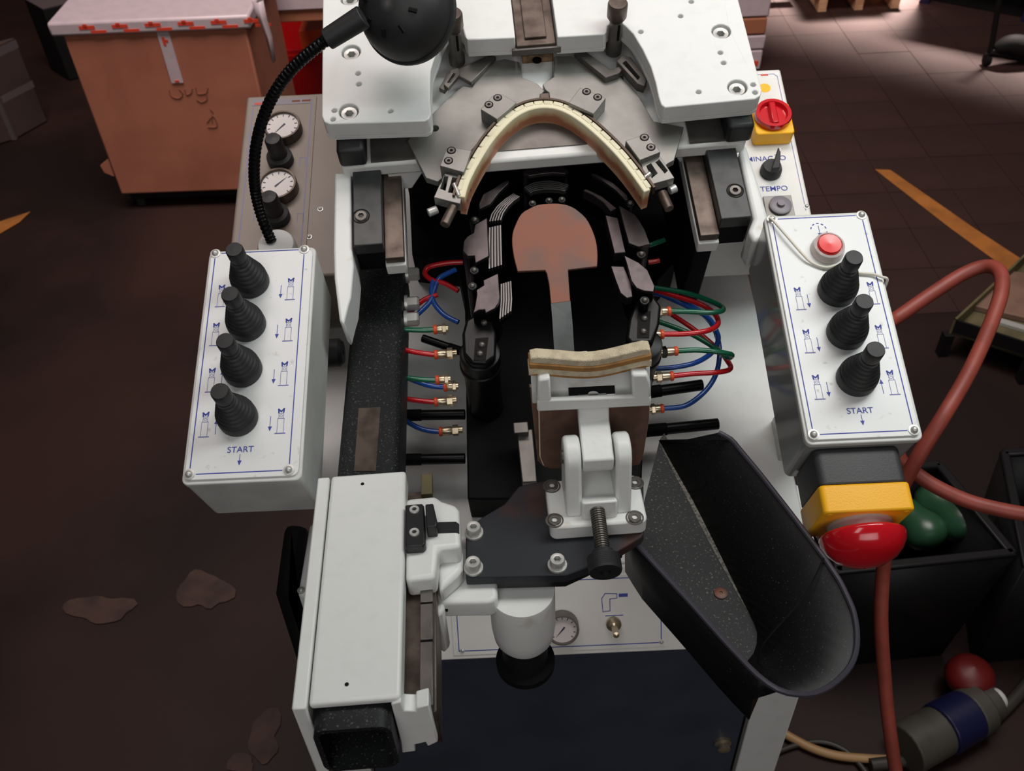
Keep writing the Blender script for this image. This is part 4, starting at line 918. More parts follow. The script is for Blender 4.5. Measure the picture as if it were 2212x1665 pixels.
# ================================================================== CARRIAGE
zc = -0.056
cp = [(876, 1076), (940, 1069), (954, 1080), (984, 1089), (992, 1100), (995, 1180), (945, 1184), (941, 1246), (876, 1253)]
t = thing('slide_carriage', 'white cast carriage on the arm rail with black clamp block and round cylinder housing', 'carriage', A.w((az(940, 1200, zc).x, az(940, 1200, zc).y, -0.2)))
part(t, 'upper_casting', MB().prism(A, A.pz(zc, cp), zc-0.024, zc), 'cast', bev=0.004, seg=3)
zl = -0.098
part(t, 'lower_casting', MB().prism(A, A.pz(zl, [(915, 1145), (1070, 1165), (1075, 1290), (1060, 1300), (950, 1302), (932, 1280), (905, 1260)]), zl-0.022, zl), 'cast', bev=0.004, seg=3)
part(t, 'web', MB().prism(A, A.pz(zc-0.006, [(985, 1150), (996, 1165), (996, 1200), (985, 1215), (945, 1250), (935, 1180)]), zl, zc-0.022, ), 'cast', bev=0.004)
# black stripe groove
part(t, 'groove', MB().prism(A, A.pz(zc+0.0004, [(935, 1128), (985, 1127), (992, 1132), (992, 1150), (930, 1152)]), zc-0.001, zc+0.0006), 'black')
bk = part(t, 'clamp_block', MB().prism(A, A.pz(zc+0.010, [(875, 1090), (912, 1087), (916, 1092), (919, 1172), (914, 1178), (875, 1181)]), zc, zc+0.010), 'black', bev=0.0012)
for u, v in ((895, 1101), (895, 1150)):
    p = az(u, v, zc+0.010); screw(bk, A, (p.x, p.y, zc+0.0085), 0.0042, 0.003, 'socket', 'chrome')
part(t, 'latch', MB().prism(A, A.pz(zc+0.012, [(919, 1092), (936, 1090), (945, 1128), (943, 1140), (921, 1142)]), zc, zc+0.014), 'black', bev=0.001)
p = az(969, 1196, zl+0.012); part(t, 'bolt_boss', MB().cyl(A, (p.x, p.y, zl), (p.x, p.y, zl+0.014), 0.010, 0.008), 'cast', bev=0.002)
screw(t, A, (p.x, p.y, zl+0.012), 0.0058, 0.006, 'socket', 'chrome', name='bolt')
part(t, 'side_wall', MB().prism(A, A.pz(zl-0.001, [(910, 1262), (960, 1300), (960, 1315), (945, 1330), (925, 1300)]), zl-0.06, zl-0.002), 'cast', bev=0.003)
p = A.Y(952, 1318, az(950, 1302, zl).y-0.0005)
part(t, 'pointer', MB().box(A, p.x-0.009, p.x+0.006, p.y-0.001, p.y+0.001, p.z-0.0012, p.z+0.0012), 'trolley')
# cylinder housing, rod and flange
cc = az(1127, 1272, -0.112)
hs = part(t, 'cylinder_housing', MB().lathe(A, (cc.x, cc.y, -0.112), (0, 0, -1), [(0.028, 0), (0.0285, 0.002), (0.0285, 0.050), (0.027, 0.066), (0.024, 0.072)], 40), 'cast')
part(t, 'front_lip', MB().prism(A, A.pz(zl-0.012, [(955, 1290), (1062, 1278), (1062, 1300), (1000, 1304), (955, 1304)]), zl-0.030, zl-0.012), 'cast', bev=0.002)
part(t, 'piston_rod', MB().cyl(A, (cc.x, cc.y, -0.184), (cc.x, cc.y, -0.235), 0.021, n=32), 'black', bev=0.001)
part(t, 'rod_flange', MB().lathe(A, (cc.x, cc.y, -0.222), (0, 0, -1), [(0.022, 0), (0.0275, 0.001), (0.0275, 0.008), (0.022, 0.010)], 36), 'trolley')

# ================================================================== BLACK MOUNTING PLATE
zp = -0.085
t = thing('mounting_plate', 'black double mounting plate with rusty stain and three socket bolts', 'plate', A.w((az(1100, 1200, zp).x, az(1100, 1200, zp).y, zp-0.022)))
pp = [(1006, 1143), (1044, 1115), (1090, 1088), (1120, 1050), (1180, 1036), (1390, 1040), (1391, 1152), (1385, 1160), (1335, 1190), (1268, 1225), (1224, 1241), (1006, 1247)]
up = part(t, 'upper_plate', MB().prism(A, A.pz(zp, pp), zp-0.011, zp), 'plate', bev=0.0012)
part(t, 'lower_plate', MB().prism(A, A.pz(zp-0.0115, [(1012, 1150), (1050, 1118), (1200, 1040), (1350, 1060), (1345, 1190), (1270, 1230), (1222, 1252), (1012, 1258)]), zp-0.022, zp-0.0115), 'black', bev=0.0012)
for u, v in ((1024, 1152), (1023, 1228), (1204, 1222)):
    p = az(u, v, zp); screw(t, A, (p.x, p.y, zp), 0.0082, 0.009, 'washer', 'chrome', name='washer'); screw(t, A, (p.x, p.y, zp+0.002), 0.0064, 0.008, 'socket', 'chrome', name='bolt')

# ================================================================== FELT PAD BRACKET
zb = zp+0.017
t = thing('pad_bracket', 'white hinged bracket carrying a felt-topped pad over brown leather', 'bracket', A.w((az(1285, 1090, zp).x, az(1285, 1090, zp).y, zp)))
fb = A.pz(zb, [(1180, 1032), (1384, 1030), (1395, 1128), (1184, 1138)])
fx0, fx1 = (fb[0][0]+fb[3][0])/2, (fb[1][0]+fb[2][0])/2; fy0, fy1 = (fb[2][1]+fb[3][1])/2, (fb[0][1]+fb[1][1])/2
part(t, 'flange', MB().prism(A, rrect(fx0, fx1, fy0, fy1, 0.006), zp, zb), 'cast', bev=0.002)
for u, v in ((1192, 1050), (1372, 1043), (1198, 1124), (1371, 1118)):
    p = az(u, v, zb); part(t, 'counterbore', MB().lathe(A, (p.x, p.y, zb-0.0003), (0, 0, 1), [(0.0078, 0), (0.0078, 0.0006), (0.0064, 0.0006), (0.0064, 0.0002), (0, 0.0002)], 20), 'steeld')
    screw(t, A, (p.x, p.y, zb-0.001), 0.0056, 0.0026, 'socket', 'steeld')
yc0 = (fy0+fy1)/2
cA, cB = A.Y(1219, 1000, yc0).x, A.Y(1255, 1000, yc0).x; cC, cD = A.Y(1328, 1000, yc0).x, A.Y(1363, 1000, yc0).x
def cheek(x0, x1):
    zt = A.Y(1290, 945, yc0+0.012).z; r = 0.017; cyy = yc0+0.010
    prof = [(fy0+0.010, zb-0.001), (fy1-0.002, zb-0.001), (cyy+r, zt-r)]
    for k in range(1, 8):
        a = math.radians(k*180/8); prof.append((cyy+r*math.cos(a), zt-r+r*math.sin(a)))
    prof += [(cyy-r, zt-r), (fy0+0.012, zb+0.012)]
    return MB().prism(A, prof, x0, x1, 'x'), zt
mbk, zct = cheek(cA, cB); part(t, 'cheek', mbk, 'cast', bev=0.003, seg=3)
mbk, _ = cheek(cC, cD); part(t, 'cheek', mbk, 'cast', bev=0.003, seg=3)
part(t, 'web_block', MB().prism(A, [(fy0+0.006, zb-0.001), (fy1-0.002, zb-0.001), (fy1-0.004, zb+0.020), (fy0+0.020, zb+0.014), (fy0+0.008, zb+0.020)], cB-0.001, cC+0.001, 'x'), 'cast', bev=0.002)
# swinging link
yl = yc0+0.010; zpiv = zct-0.018
lk0, lk1 = cB+0.0012, cC-0.0012
yL = yc0+0.040                                   # plane of the pad frame
zbar0, zbar1 = A.Y(1285, 880, yL).z, A.Y(1285, 860, yL).z
prof = []
for k in range(0, 9):
    a = math.radians(180+k*180/8); prof.append((yl+0.014*math.cos(a), zpiv+0.014*math.sin(a)))
prof += [(yl+0.016, zpiv+0.010), (yL+0.006, zbar0), (yL+0.006, zbar1), (yL-0.006, zbar1), (yL-0.012, zbar0-0.004), (yl-0.014, zpiv+0.008)]
part(t, 'link', MB().prism(A, prof, lk0, lk1, 'x'), 'cast', bev=0.0015)
part(t, 'hinge_pin', MB().cyl(A, (cA-0.002, yl, zpiv), (cD+0.002, yl, zpiv), 0.006), 'steeld', bev=0.001)
# pad frame with a window (upright plane)
fo = A.py(yL, [(1146, 806), (1400, 800), (1406, 822), (1404, 872), (1252, 882), (1162, 884), (1146, 830)])
part(t, 'cross_bar', MB().prism(A, A.py(yL-0.010, [(1160, 862), (1406, 853), (1406, 874), (1160, 886)]), yL-0.012, yL-0.007, 'y'), 'cast', bev=0.0015)
part(t, 'pillar', MB().prism(A, A.py(yL-0.010, [(1162, 818), (1188, 813), (1191, 866), (1160, 868)]), yL-0.0119, yL+0.004, 'y'), 'cast', bev=0.002)
part(t, 'pillar', MB().prism(A, A.py(yL-0.010, [(1364, 807), (1398, 806), (1405, 824), (1406, 860), (1366, 862)]), yL-0.0119, yL+0.004, 'y'), 'cast', bev=0.002)
bar = A.py(yL+0.004, [(1146, 798), (1404, 792), (1404, 868), (1150, 872)])
win = A.py(yL+0.004, [(1228, 838), (1328, 833), (1330, 856), (1229, 861)])
part(t, 'back_plate', MB().prism(A, bar, yL+0.0041, yL+0.0076, 'y', holes=[win]), 'cast', bev=0.0008)
q = A.Y(1280, 850, yL+0.010)
part(t, 'adjusting_bolt', MB().cyl(A, (q.x, yL+0.002, q.z-0.010), (q.x, yL+0.006, q.z+0.004), 0.0045, n=12).cyl(A, (q.x, yL+0.002, q.z-0.03), (q.x, yL+0.002, q.z-0.01), 0.003, n=10), 'chrome', bev=0.0004)
part(t, 'recess_shade', MB().prism(A, A.py(yL, [(1225, 836), (1332, 832), (1332, 862), (1225, 864)]), yL+0.0165, yL+0.0180, 'y'), 'trolley')  # black sheet behind the window, stands in for the shade inside
# leather sheets
ls = A.py(yL+0.010, [(1166, 880), (1402, 868), (1401, 900), (1388, 985), (1380, 1000), (1368, 1002), (1190, 1008), (1176, 1004), (1168, 985)])
part(t, 'leather_sheet', MB().prism(A, ls, yL+0.008, yL+0.0105, 'y'), 'leather', label='brown leather sheet hanging behind the link')
ls2 = A.py(yL+0.010, [(1163, 880), (1405, 868), (1403, 900), (1390, 986), (1382, 1003), (1368, 1005), (1190, 1011), (1173, 1006), (1165, 985)])
part(t, 'leather_edge', MB().prism(A, ls2, yL+0.0106, yL+0.0122, 'y'), 'cream')
part(t, 'rear_leather', MB().prism(A, A.py(yL+0.024, [(1143, 826), (1170, 826), (1178, 1000), (1160, 985)]), yL+0.018, yL+0.022, 'y'), 'leather')
# felt layers, saddle shaped
zf0 = A.Y(1275, 806, yL).z; fxa, fxb = A.Y(1143, 800, yL).x, A.Y(1403, 792, yL).x
def layer(z0, th, m, y0, y1, grow=0.0, nm='felt_layer'):
    n = 18; rows = []
    for i in range(n+1):
        f = i/n; x = fxa-grow+(fxb-fxa+2*grow)*f; s = 0.007*(2*f-1)**2+0.0012*math.sin(9*f)
        if nm == 'felt_layer' and i in (0, n): s -= 0.002
        rows.append([(x, y0, z0+s), (x, y0, z0+s+th), (x, (y0+y1)/2, z0+s+th+0.001), (x, y1, z0+s+th), (x, y1, z0+s), (x, y0, z0+s)])
    mb = MB().strip(A, rows); m_ = 6; k = len(rows); mb.f.append((0, 1, 2, 3, 4)); mb.f.append(tuple((k-1)*m_+j for j in (4, 3, 2, 1, 0)))
    return part(t, nm, mb, m, bev=0.0008, smooth=60)
ya, yb_ = yL-0.004, yL+0.010
layer(zf0-0.001, 0.0026, 'hide', ya, yb_, 0, 'hide_layer'); layer(zf0+0.0016, 0.0058, 'felt', ya-0.0005, yb_, 0.0005)
layer(zf0+0.0074, 0.0046, 'hide', ya-0.001, yb_, 0, 'hide_layer'); layer(zf0+0.0120, 0.0062, 'felt', ya+0.0006, yb_-0.002, -0.001)
# adjusting screw with knurled knob
s0 = Vector((A.Z(1290, 1096, zb+0.012)[0], fy0+0.008, zb+0.010)); kn = A.Z(1302, 1190, zb+0.004); s1 = Vector((kn.x, kn.y, zb+0.004))
n = 72
part(t, 'threaded_rod', MB().tube(A, [s0.lerp(s1, i/n) for i in range(n+1)], 0.0060, 14, 1, rf=lambda i, m: 0.0052 if i % 4 < 2 else 0.0064), 'steeld', smooth=None)
d = (s1-s0).normalized()
part(t, 'knurled_knob', MB().lathe(A, s1, d, [(0.0085, 0), (0.0095, 0.004), (0.0138, 0.006)]+[(0.0138 if k % 2 else 0.0134, 0.007+k*0.0008) for k in range(14)]+[(0.0130, 0.0195), (0.0045, 0.0195), (0.0045, 0.0165), (0, 0.0165)], 48), 'rubber', smooth=25)

# ================================================================== CATCH TRAY
zR1, zR0, zfl = -0.095, -0.105, -0.168
rim_r = [(1553, 935), (1580, 950), (1640, 1022), (1710, 1112), (1780, 1205), (1815, 1258), (1840, 1310), (1852, 1360), (1850, 1405), (1834, 1446), (1800, 1480), (1755, 1500), (1715, 1500), (1680, 1490), (1645, 1468), (1580, 1402), (1480, 1290), (1388, 1190), (1345, 1205)]
RR = [Vector((*A.Z(u, v, zR1)[:2], zR1)) for u, v in rim_r]
RR[-1] = Vector((*A.Z(1352, 1150, zR0)[:2], zR0))
flo_px = [(1425, 950), (1452, 1000), (1500, 1085), (1548, 1180), (1590, 1265), (1615, 1315), (1634, 1350), (1640, 1375), (1636, 1400), (1628, 1418), (1615, 1432)]
FR = [Vector((*A.Z(u, v, zfl)[:2], zfl)) for u, v in flo_px]
# resample both polylines to the same count; the left side floor edge lies straight under the left rim
def resamp(P, n):
    L = [0]
    for a, b in zip(P[:-1], P[1:]): L.append(L[-1]+(b-a).length)
    out = []
    for i in range(n):
        s = L[-1]*i/(n-1); k = max(j for j in range(len(L)) if L[j] <= s+1e-9); k = min(k, len(P)-2)
        f = (s-L[k])/max(1e-9, L[k+1]-L[k]); out.append(P[k].lerp(P[k+1], f))
    return out
rim = RR[:]; i_end = 13
right_rim = resamp(RR[:i_end+1], 26); left_rim = resamp(RR[i_end:], 12)
tip = FR[-1]
right_fl = resamp(FR, 26)
left_fl = [Vector((p.x+0.004, p.y+0.004, zfl)) for p in left_rim]; left_fl[0] = tip.lerp(left_fl[0], 0.5)
t = thing('catch_tray', 'black dusty plastic scoop tray with a rounded end, right of the bracket', 'tray', A.w((FR[4].x, FR[4].y, zfl)))
rows = [[tuple(b), tuple(b.lerp(a, 0.5)+Vector((0, 0, -0.004))), tuple(a)] for a, b in zip(right_rim, right_fl)]
part(t, 'right_wall', MB().strip(A, rows), 'trayblack', solid=0.003, smooth=60)
rows = [[tuple(b), tuple(b.lerp(a, 0.5)), tuple(a)] for a, b in zip(left_rim, left_fl)]
part(t, 'left_wall', MB().strip(A, rows), 'trayblack', solid=0.003, smooth=60)
flo = right_fl+left_fl[1:]
part(t, 'bottom', MB().prism(A, [(p.x, p.y) for p in flo], zfl-0.003, zfl), 'trayfloor')
ds = MB(); ds.strip(A, [[(p.x-0.0050*math.sin(2.9*i/21+0.2), p.y-0.002, zfl+0.0005), (p.x+0.001, p.y+0.0005, zfl+0.0016), (p.x+0.0048, p.y+0.0025, zfl+0.0072)] for i, p in enumerate(right_fl[:22])]); part(t, 'dust_streak', ds, 'dust')
part(t, 'rim', MB().tube(A, [p+Vector((0, 0, 0.0005)) for p in right_rim+left_rim[1:]], 0.0024, 8, 2), 'trayrim')
p = A.Z(1557, 1282, zfl)
part(t, 'washer_screw', MB().lathe(A, (p.x, p.y, zfl), (0, 0, 1), [(0.0062, 0), (0.0062, 0.0012), (0.0045, 0.002), (0.0015, 0.002), (0.0012, 0.001), (0, 0.001)], 20), 'copper', label='small copper washer screw')
p = A.Z(1662, 1452, zfl+0.01)
part(t, 'white_tab', MB().prism(A, A.pz(zfl+0.012, [(1640, 1462), (1662, 1436), (1674, 1442), (1668, 1456), (1655, 1470)]), zfl+0.004, zfl+0.012), 'greylight', bev=0.0015)
part(t, 'hook', MB().prism(A, A.pz(zfl-0.004, [(1570, 1440), (1610, 1450), (1600, 1485), (1582, 1478)]), zfl-0.012, zfl-0.004), 'trayblack', bev=0.002)
for pts in ([(1780, 1205), (1735, 1290), (1650, 1390), (1638, 1440)],):
    P = []
    for (u, v), zz in zip(pts, (zR1+0.004, -0.112, -0.140, zfl+0.014)): P.append(A.Z(u, v, zz))
    single('thin_wire', 'thin black wire hanging across the rounded end of the tray', 'wire', MB().tube(A, P, 0.0008, 6, 8), 'trolley')

# ================================================================== CONTROL BOXES
def mz(u, v, z=0.0): return M.Z(u, v, z)
def picto(parent, c, s=1.0, flip=1):
    """clamp cylinder pictogram: foot line, barrel, head with eye, blue claws"""
    x, y = c; a = MB(); z = 0.0006
    line(a, M, [(x-.0042, y-.0115), (x+.0042, y-.0115)], .0010, z)
    line(a, M, [(x-.0028, y-.0110), (x-.0028, y+.0025), (x+.0028, y+.0025), (x+.0028, y-.0110)], .0004, z)
    line(a, M, [(x-.0020, y+.0025), (x-.0020, y+.0075), (x+.0020, y+.0075), (x+.0020, y+.0025)], .0004, z)
    cr = circ(x, y+.005, .0012, 10); line(a, M, cr+[cr[0]], .0003, z)
    o = part(parent, 'pictogram', a, 'inkpale')
    b = MB(); line(b, M, [(x-.0022, y+.0082), (x-.0024, y+.0112), (x-.0002, y+.0092), (x+.0022, y+.0116), (x+.0020, y+.0086)], .0013, z)
    part(o, 'claw_mark', b, 'ink')
def arrow(parent, c, up=False, l=.014):
    x, y = c; s = 1 if up else -1; a = MB(); z = 0.0006
    line(a, M, [(x, y-s*l/2), (x, y+s*(l/2-.004))], .0005, z)
    a.prism(M, [(x-.0018, y+s*(l/2-.0045)), (x+.0018, y+s*(l/2-.0045)), (x, y+s*l/2)][::s], z, z+.0002)
    part(parent, 'arrow_mark', a, 'ink')
def joystick(parent, uv, tip):
    p = mz(*uv); j = None
    prof = [(0.0172, 0), (0.0175, 0.002), (0.0172, 0.0105), (0.0162, 0.0118)]
    h = 0.0118; r = 0.0166
    for k in range(5):
        prof += [(r-0.0020, h+0.0009), (r, h+0.0022), (r-0.0004, h+0.0036), (r-0.0024, h+0.0045)]; h += 0.0047; r -= 0.0016
    prof += [(0.0084, h+0.001), (0.0080, h+0.005)]
    j = part(parent, 'joystick', MB().lathe(M, (p.x, p.y, 0.0008), (0, 0, 1), prof, 32), 'rubber', smooth=60, label='black bellows joystick')
    part(j, 'stick', MB().lathe(M, (p.x, p.y, h+0.003), (0, 0, 1), [(0.0078, 0), (0.0072, 0.002), (0.0079, 0.006), (0.0079, 0.0165), (0.0072, 0.0182), (0, 0.0185)], 24), 'rubber')
def cbox(lab, x0, x1, y0, y1, sticks, blue, scr, side='boxgrey', depth=0.085):
    t = thing('joystick_control_box', lab, 'control box', M.w(((x0+x1)/2, (y0+y1)/2, -depth)), 'joystick control boxes')
    part(t, 'case', MB().prism(M, rrect(x0, x1, y0, y1, 0.006), -0.007, -depth, scale1=0.985), side, bev=0.0015)
    part(t, 'rim', MB().prism(M, rrect(x0-0.0006, x1+0.0006, y0-0.0006, y1+0.0006, 0.006), -0.008, -0.0015), 'boxgrey', bev=0.001)
    lid = part(t, 'lid_plate', MB().prism(M, rrect(x0+0.002, x1-0.002, y0+0.003, y1-0.003, 0.006), -0.0015, 0.0006), 'lid', bev=0.0005)
    for u, v in sticks: joystick(t, (u, v), None)
    B = M.pz(0.0006, blue)
    xa, xb, ya_, yb_ = (B[0][0]+B[3][0])/2, (B[1][0]+B[2][0])/2, (B[2][1]+B[3][1])/2, (B[0][1]+B[1][1])/2
    g = 0.006; mb = MB()
    line(mb, M, [(xa+g, yb_), (xb-g, yb_)], .0009, .0006); line(mb, M, [(xa+g, ya_), (xb-g, ya_)], .0009, .0006)
    line(mb, M, [(xa, ya_+g), (xa, yb_-g)], .0009, .0006); line(mb, M, [(xb, ya_+g), (xb, yb_-g)], .0009, .0006)
    part(lid, 'border_line', mb, 'ink')
    for x, y in ((xa, ya_), (xb, ya_), (xa, yb_), (xb, yb_)): screw(lid, M, (x, y, 0.0006), 0.0048, 0.0042, 'dome', 'chrome')
    return t, lid
tL, lid = cbox('grey control box with four black joysticks on the left', -0.3140, -0.2130, -0.0835, 0.1520, [(543, 612), (535, 704), (526, 801), (516, 905)],
               [(466.5, 546.4), (656.4, 540.3), (625.4, 1015), (408.2, 1025)], None)
for u, v in ((628, 625), (623, 713), (614, 808), (607, 910), (478, 640), (466, 723), (457, 822), (443, 918)): picto(lid, mz(u, v)[:2])
for u, v in ((607, 631), (599, 717), (592, 814), (584, 916)): arrow(lid, mz(u, v)[:2])
for u, v in ((480, 815), (467, 922)): arrow(lid, mz(u, v)[:2], True)
part(tL, 'support_arm', MB().prism(M, [(-0.300, -0.0845), (-0.272, -0.0845), (-0.272, -0.281), (-0.240, -0.281), (-0.240, -0.2925), (-0.300, -0.2925)], 0.02, 0.07, 'y'), 'boxgrey', bev=0.002)
p = mz(520, 972); text(lid, M, 'START', (p.x, p.y, 0.0009), 0.0078, 'ink'); arrow(lid, mz(518, 994)[:2], l=.010)
tR, lid = cbox('grey control box with three black joysticks and a red push button on the right', 0.2165, 0.3148, -0.0725, 0.1630, [(1806, 630), (1826, 721), (1848, 820)],
               [(1669.7, 476.2), (1858.9, 462.5), (1975.3, 928), (1755.2, 939.9)], None, side='boxgloss')
for u, v in ((1726, 646), (1745, 738), (1766, 837), (1884, 634), (1902, 728), (1927, 827)): picto(lid, mz(u, v)[:2])
for u, v in ((1746, 651), (1767, 745), (1788, 842)): arrow(lid, mz(u, v)[:2])
arrow(lid, mz(1905, 835)[:2], True)
part(tR, 'support_arm', MB().prism(M, [(0.302, -0.0845), (0.270, -0.0845), (0.270, -0.290), (0.276, -0.290), (0.276, -0.2925), (0.302, -0.2925)], 0.02, 0.07, 'y'), 'boxgrey', bev=0.002)
p = mz(1857, 888); text(lid, M, 'START', (p.x, p.y, 0.0009), 0.0078, 'ink'); arrow(lid, mz(1862, 908)[:2], l=.010)
p = mz(1768, 497); mb = MB()
ho = [(p.x+0.0072*math.cos(math.radians(a)), p.y+0.0072*math.sin(math.radians(a))) for a in range(0, 181, 12)]
ho = [(p.x+0.0072, p.y-0.006), (p.x+0.0072, p.y-0.003)]+ho+[(p.x-0.0072, p.y-0.003), (p.x-0.0072, p.y-0.006)]
for i in range(0, len(ho)-2, 3): line(mb, M, ho[i:i+2], .0010, .0006)
part(lid, 'horseshoe_mark', mb, 'ink'); arrow(lid, (p.x+0.0004, p.y-0.002), l=.013)
p = mz(1786, 541); pb = part(tR, 'push_button', MB().lathe(M, (p.x, p.y, 0.0006), (0, 0, 1), [(0.0155, 0), (0.0155, 0.003), (0.0148, 0.005), (0.0142, 0.0085), (0.0122, 0.0095), (0.0118, 0.008), (0, 0.008)], 32), 'clear', label='clear collar of the red push button')
part(pb, 'red_cap', MB().lathe(M, (p.x, p.y, 0.0085), (0, 0, 1), [(0.0112, 0), (0.0112, 0.002), (0.0102, 0.0034), (0, 0.0030)], 28), 'redbtn')
# rubber cord round the box, hooked under the button
def mq(u, v, z): return M.Z(u, v, z)
cpts = [mq(1662, 470, 0.004), mq(1672, 478, 0.005), mq(1700, 510, 0.006), mq(1735, 550, 0.005), mq(1755, 568, 0.003), mq(1785, 578, 0.003), mq(1815, 572, 0.004), mq(1850, 588, 0.003), mq(1885, 592, 0.003), mq(1905, 598, 0.004), Vector((0.3166, mq(1915, 606, 0).y, 0.002)), Vector((0.3170, mq(1915, 612, 0).y, -0.010)), Vector((0.3170, mq(1915, 618, 0).y, -0.03))]
single('elastic_band', 'cream elastic band stretched round the red button and the right control box', 'elastic band', MB().tube(M, cpts, 0.0013, 8, 8), 'cord', smooth=80)

# ================================================================== EMERGENCY STOP
ex0, ex1 = mz(1768, 1040, -0.010).x, mz(1966, 1040, -0.010).x
yk0 = -0.0732; yk1 = mz(1865, 1043, -0.010).y; yk2 = mz(1870, 1104, -0.010).y
t = thing('emergency_stop', 'yellow and black emergency stop station with a big red palm button', 'emergency stop', M.w(((ex0+ex1)/2, yk1, -0.082)))
ew = ex1-ex0; zE = -0.010
part(t, 'base', MB().prism(M, rrect(ex0+0.001, ex1-0.001, zE-0.068, zE-0.001, 0.007), yk0, yk1, 'y'), 'eblack', bev=0.002)
part(t, 'cover', MB().prism(M, rrect(ex0, ex1, zE-0.069, zE, 0.005), yk1, yk2, 'y'), 'yellow', bev=0.0018)
ec = Vector(((ex0+ex1)/2+0.001, yk2, zE-0.034))
part(t, 'collar', MB().lathe(M, ec, (0, -1, 0), [(0.027, 0), (0.027, 0.003), (0.025, 0.005), (0.020, 0.012)], 36), 'greylight')
part(t, 'palm_button', MB().lathe(M, ec, (0, -1, 0), [(0.020, 0.008), (0.0355, 0.010), (0.0362, 0.0125), (0.0350, 0.018), (0.0310, 0.025), (0.0250, 0.031), (0.0165, 0.0355), (0.008, 0.0375), (0, 0.038)], 48), 'red', smooth=70)
for x in (ex0+0.006, ex1-0.006): screw(t, M, (x, yk2, zE-0.006), 0.0025, 0.0008, 'ball', 'yellow', axis=(0, -1, 0))
single('black_cable', 'thin black cable from the emergency stop down to the tray edge', 'cable', MB().tube(M, [mq(1745, 1060, -0.06), mq(1742, 1100, -0.07), mq(1756, 1150, -0.08), mq(1775, 1195, -0.09), mq(1780, 1212, -0.10)], 0.0012, 8, 8), 'trolley')

# ================================================================== REAR CONSOLES
zG = -0.15
def mzg(u, v): return M.Z(u, v, zG)
gx0 = (mzg(533, 209).x+mzg(500, 505).x)/2; gx1 = mzg(697, 230).x; gy1 = mzg(600, 205).y; gy0 = mzg(600, 600).y
t = thing('gauge_console', 'beige console with two round gauges and two black knobs behind the left control box', 'console', M.w((gx0, gy0, zG-0.10)))
bd = part(t, 'case', MB().box(M, gx0, gx1+0.035, gy0, gy1, zG-0.10, zG), 'console', bev=0.003)
pl = part(bd, 'label_plate', MB().box(M, gx0+0.004, gx1-0.008, gy0+0.01, gy1-0.006, zG, zG+0.0012), 'console', bev=0.0004)
mb = MB(); line(mb, M, [(gx0+0.010, gy0+0.02), (gx0+0.010, gy1-0.012), (gx1-0.014, gy1-0.012), (gx1-0.014, gy0+0.02)], 0.0009, zG+0.0012); part(bd, 'border_line', mb, 'inkpale')
a = mzg(545, 228); b = mzg(678, 212)
part(bd, 'name_strip', MB().box(M, a.x, b.x-0.004, min(a.y, b.y)-0.002, max(a.y, b.y), zG+0.0012, zG+0.0016), 'lilac')
mb = MB(); q = mzg(561, 226); mb.box(M, q.x-0.006, q.x+0.006, q.y-0.0015, q.y+0.0015, zG+0.0016, zG+0.0019); part(bd, 'red_print', mb, 'tapeprint')
mb = MB()
for u, v in ((640, 220), (662, 219)): q = mzg(u, v); mb.box(M, q.x-0.005, q.x+0.005, q.y-0.0012, q.y+0.0012, zG+0.0016, zG+0.0019)
part(bd, 'dark_print', mb, 'marker')
for u, v, nd in ((610, 272, -140), (600, 398, 45)):
    q = M.Z(u, v, zG+0.012); gauge(t, M, (q.x, q.y, zG+0.0012), 0.0225, rim='brownsteel', needle=nd)
for u, v in ((606, 345), (598, 468)):
    q = M.Z(u, v, zG+0.004)
    part(t, 'knob', MB().lathe(M, (q.x, q.y, zG+0.0012), (0, 0, 1), [(0.0155, 0), (0.0155, 0.008), (0.0150, 0.011), (0.0105, 0.013), (0.0100, 0.038), (0.0085, 0.041), (0, 0.042)], 28), 'rubber')
for u, v in ((692, 452), (668, 512)):
    q = mzg(u, v); screw(bd, M, (q.x, q.y, zG+0.0002), 0.0034, 0.003, 'dome', 'chrome')
mb = MB()
for u, v in ((650, 472), (556, 470), (655, 350)): q = mzg(u, v); line(mb, M, [(q.x-.004, q.y-.006), (q.x-.004, q.y+.006), (q.x+.003, q.y+.006), (q.x+.003, q.y-.006)], .0006, zG+0.0012)
part(bd, 'pictogram', mb, 'inkpale')

zS = -0.13
def mzs(u, v): return M.Z(u, v, zS)
sx1 = (mzs(1674, 152).x+mzs(1766, 452).x)/2; sy1 = mzs(1650, 150).y; sx0 = sx1-0.115; sy0 = mzs(1700, 488).y
t = thing('switch_console', 'white console with the red and yellow main switch behind the right control box', 'console', M.w((sx1, sy0, zS-0.10)))
bd = part(t, 'case', MB().box(M, sx0, sx1, sy0, sy1, zS-0.10, zS), 'consolew', bev=0.003)
mb = MB(); line(mb, M, [(sx1-0.006, sy0+0.02), (sx1-0.006, sy1-0.012), (sx1-0.010, sy1-0.008), (sx0+0.02, sy1-0.008)], 0.0008, zS); part(bd, 'border_line', mb, 'inkpale')
for u, v in ((1742, 446),): q = mzs(u, v); screw(bd, M, (q.x, q.y, zS), 0.0034, 0.003, 'dome', 'chrome')
q = mzs(1660, 278); hw = 0.0225
ms = part(t, 'main_switch', MB().prism(M, rrect(q.x-hw, q.x+hw, q.y-hw-0.002, q.y+hw-0.002, 0.004), zS, zS+0.020), 'yellow', bev=0.0015, label='yellow base of the main switch')
part(ms, 'switch_ring', MB().lathe(M, (q.x, q.y, zS+0.020), (0, 0, 1), [(0.021, 0), (0.0215, 0.004), (0.0205, 0.008), (0.0165, 0.008), (0.0150, 0.003), (0, 0.003)], 32), 'red')
part(ms, 'switch_handle', MB().box(M, q.x-0.004, q.x+0.004, q.y-0.0155, q.y+0.0155, zS+0.022, zS+0.029), 'red', bev=0.0015)
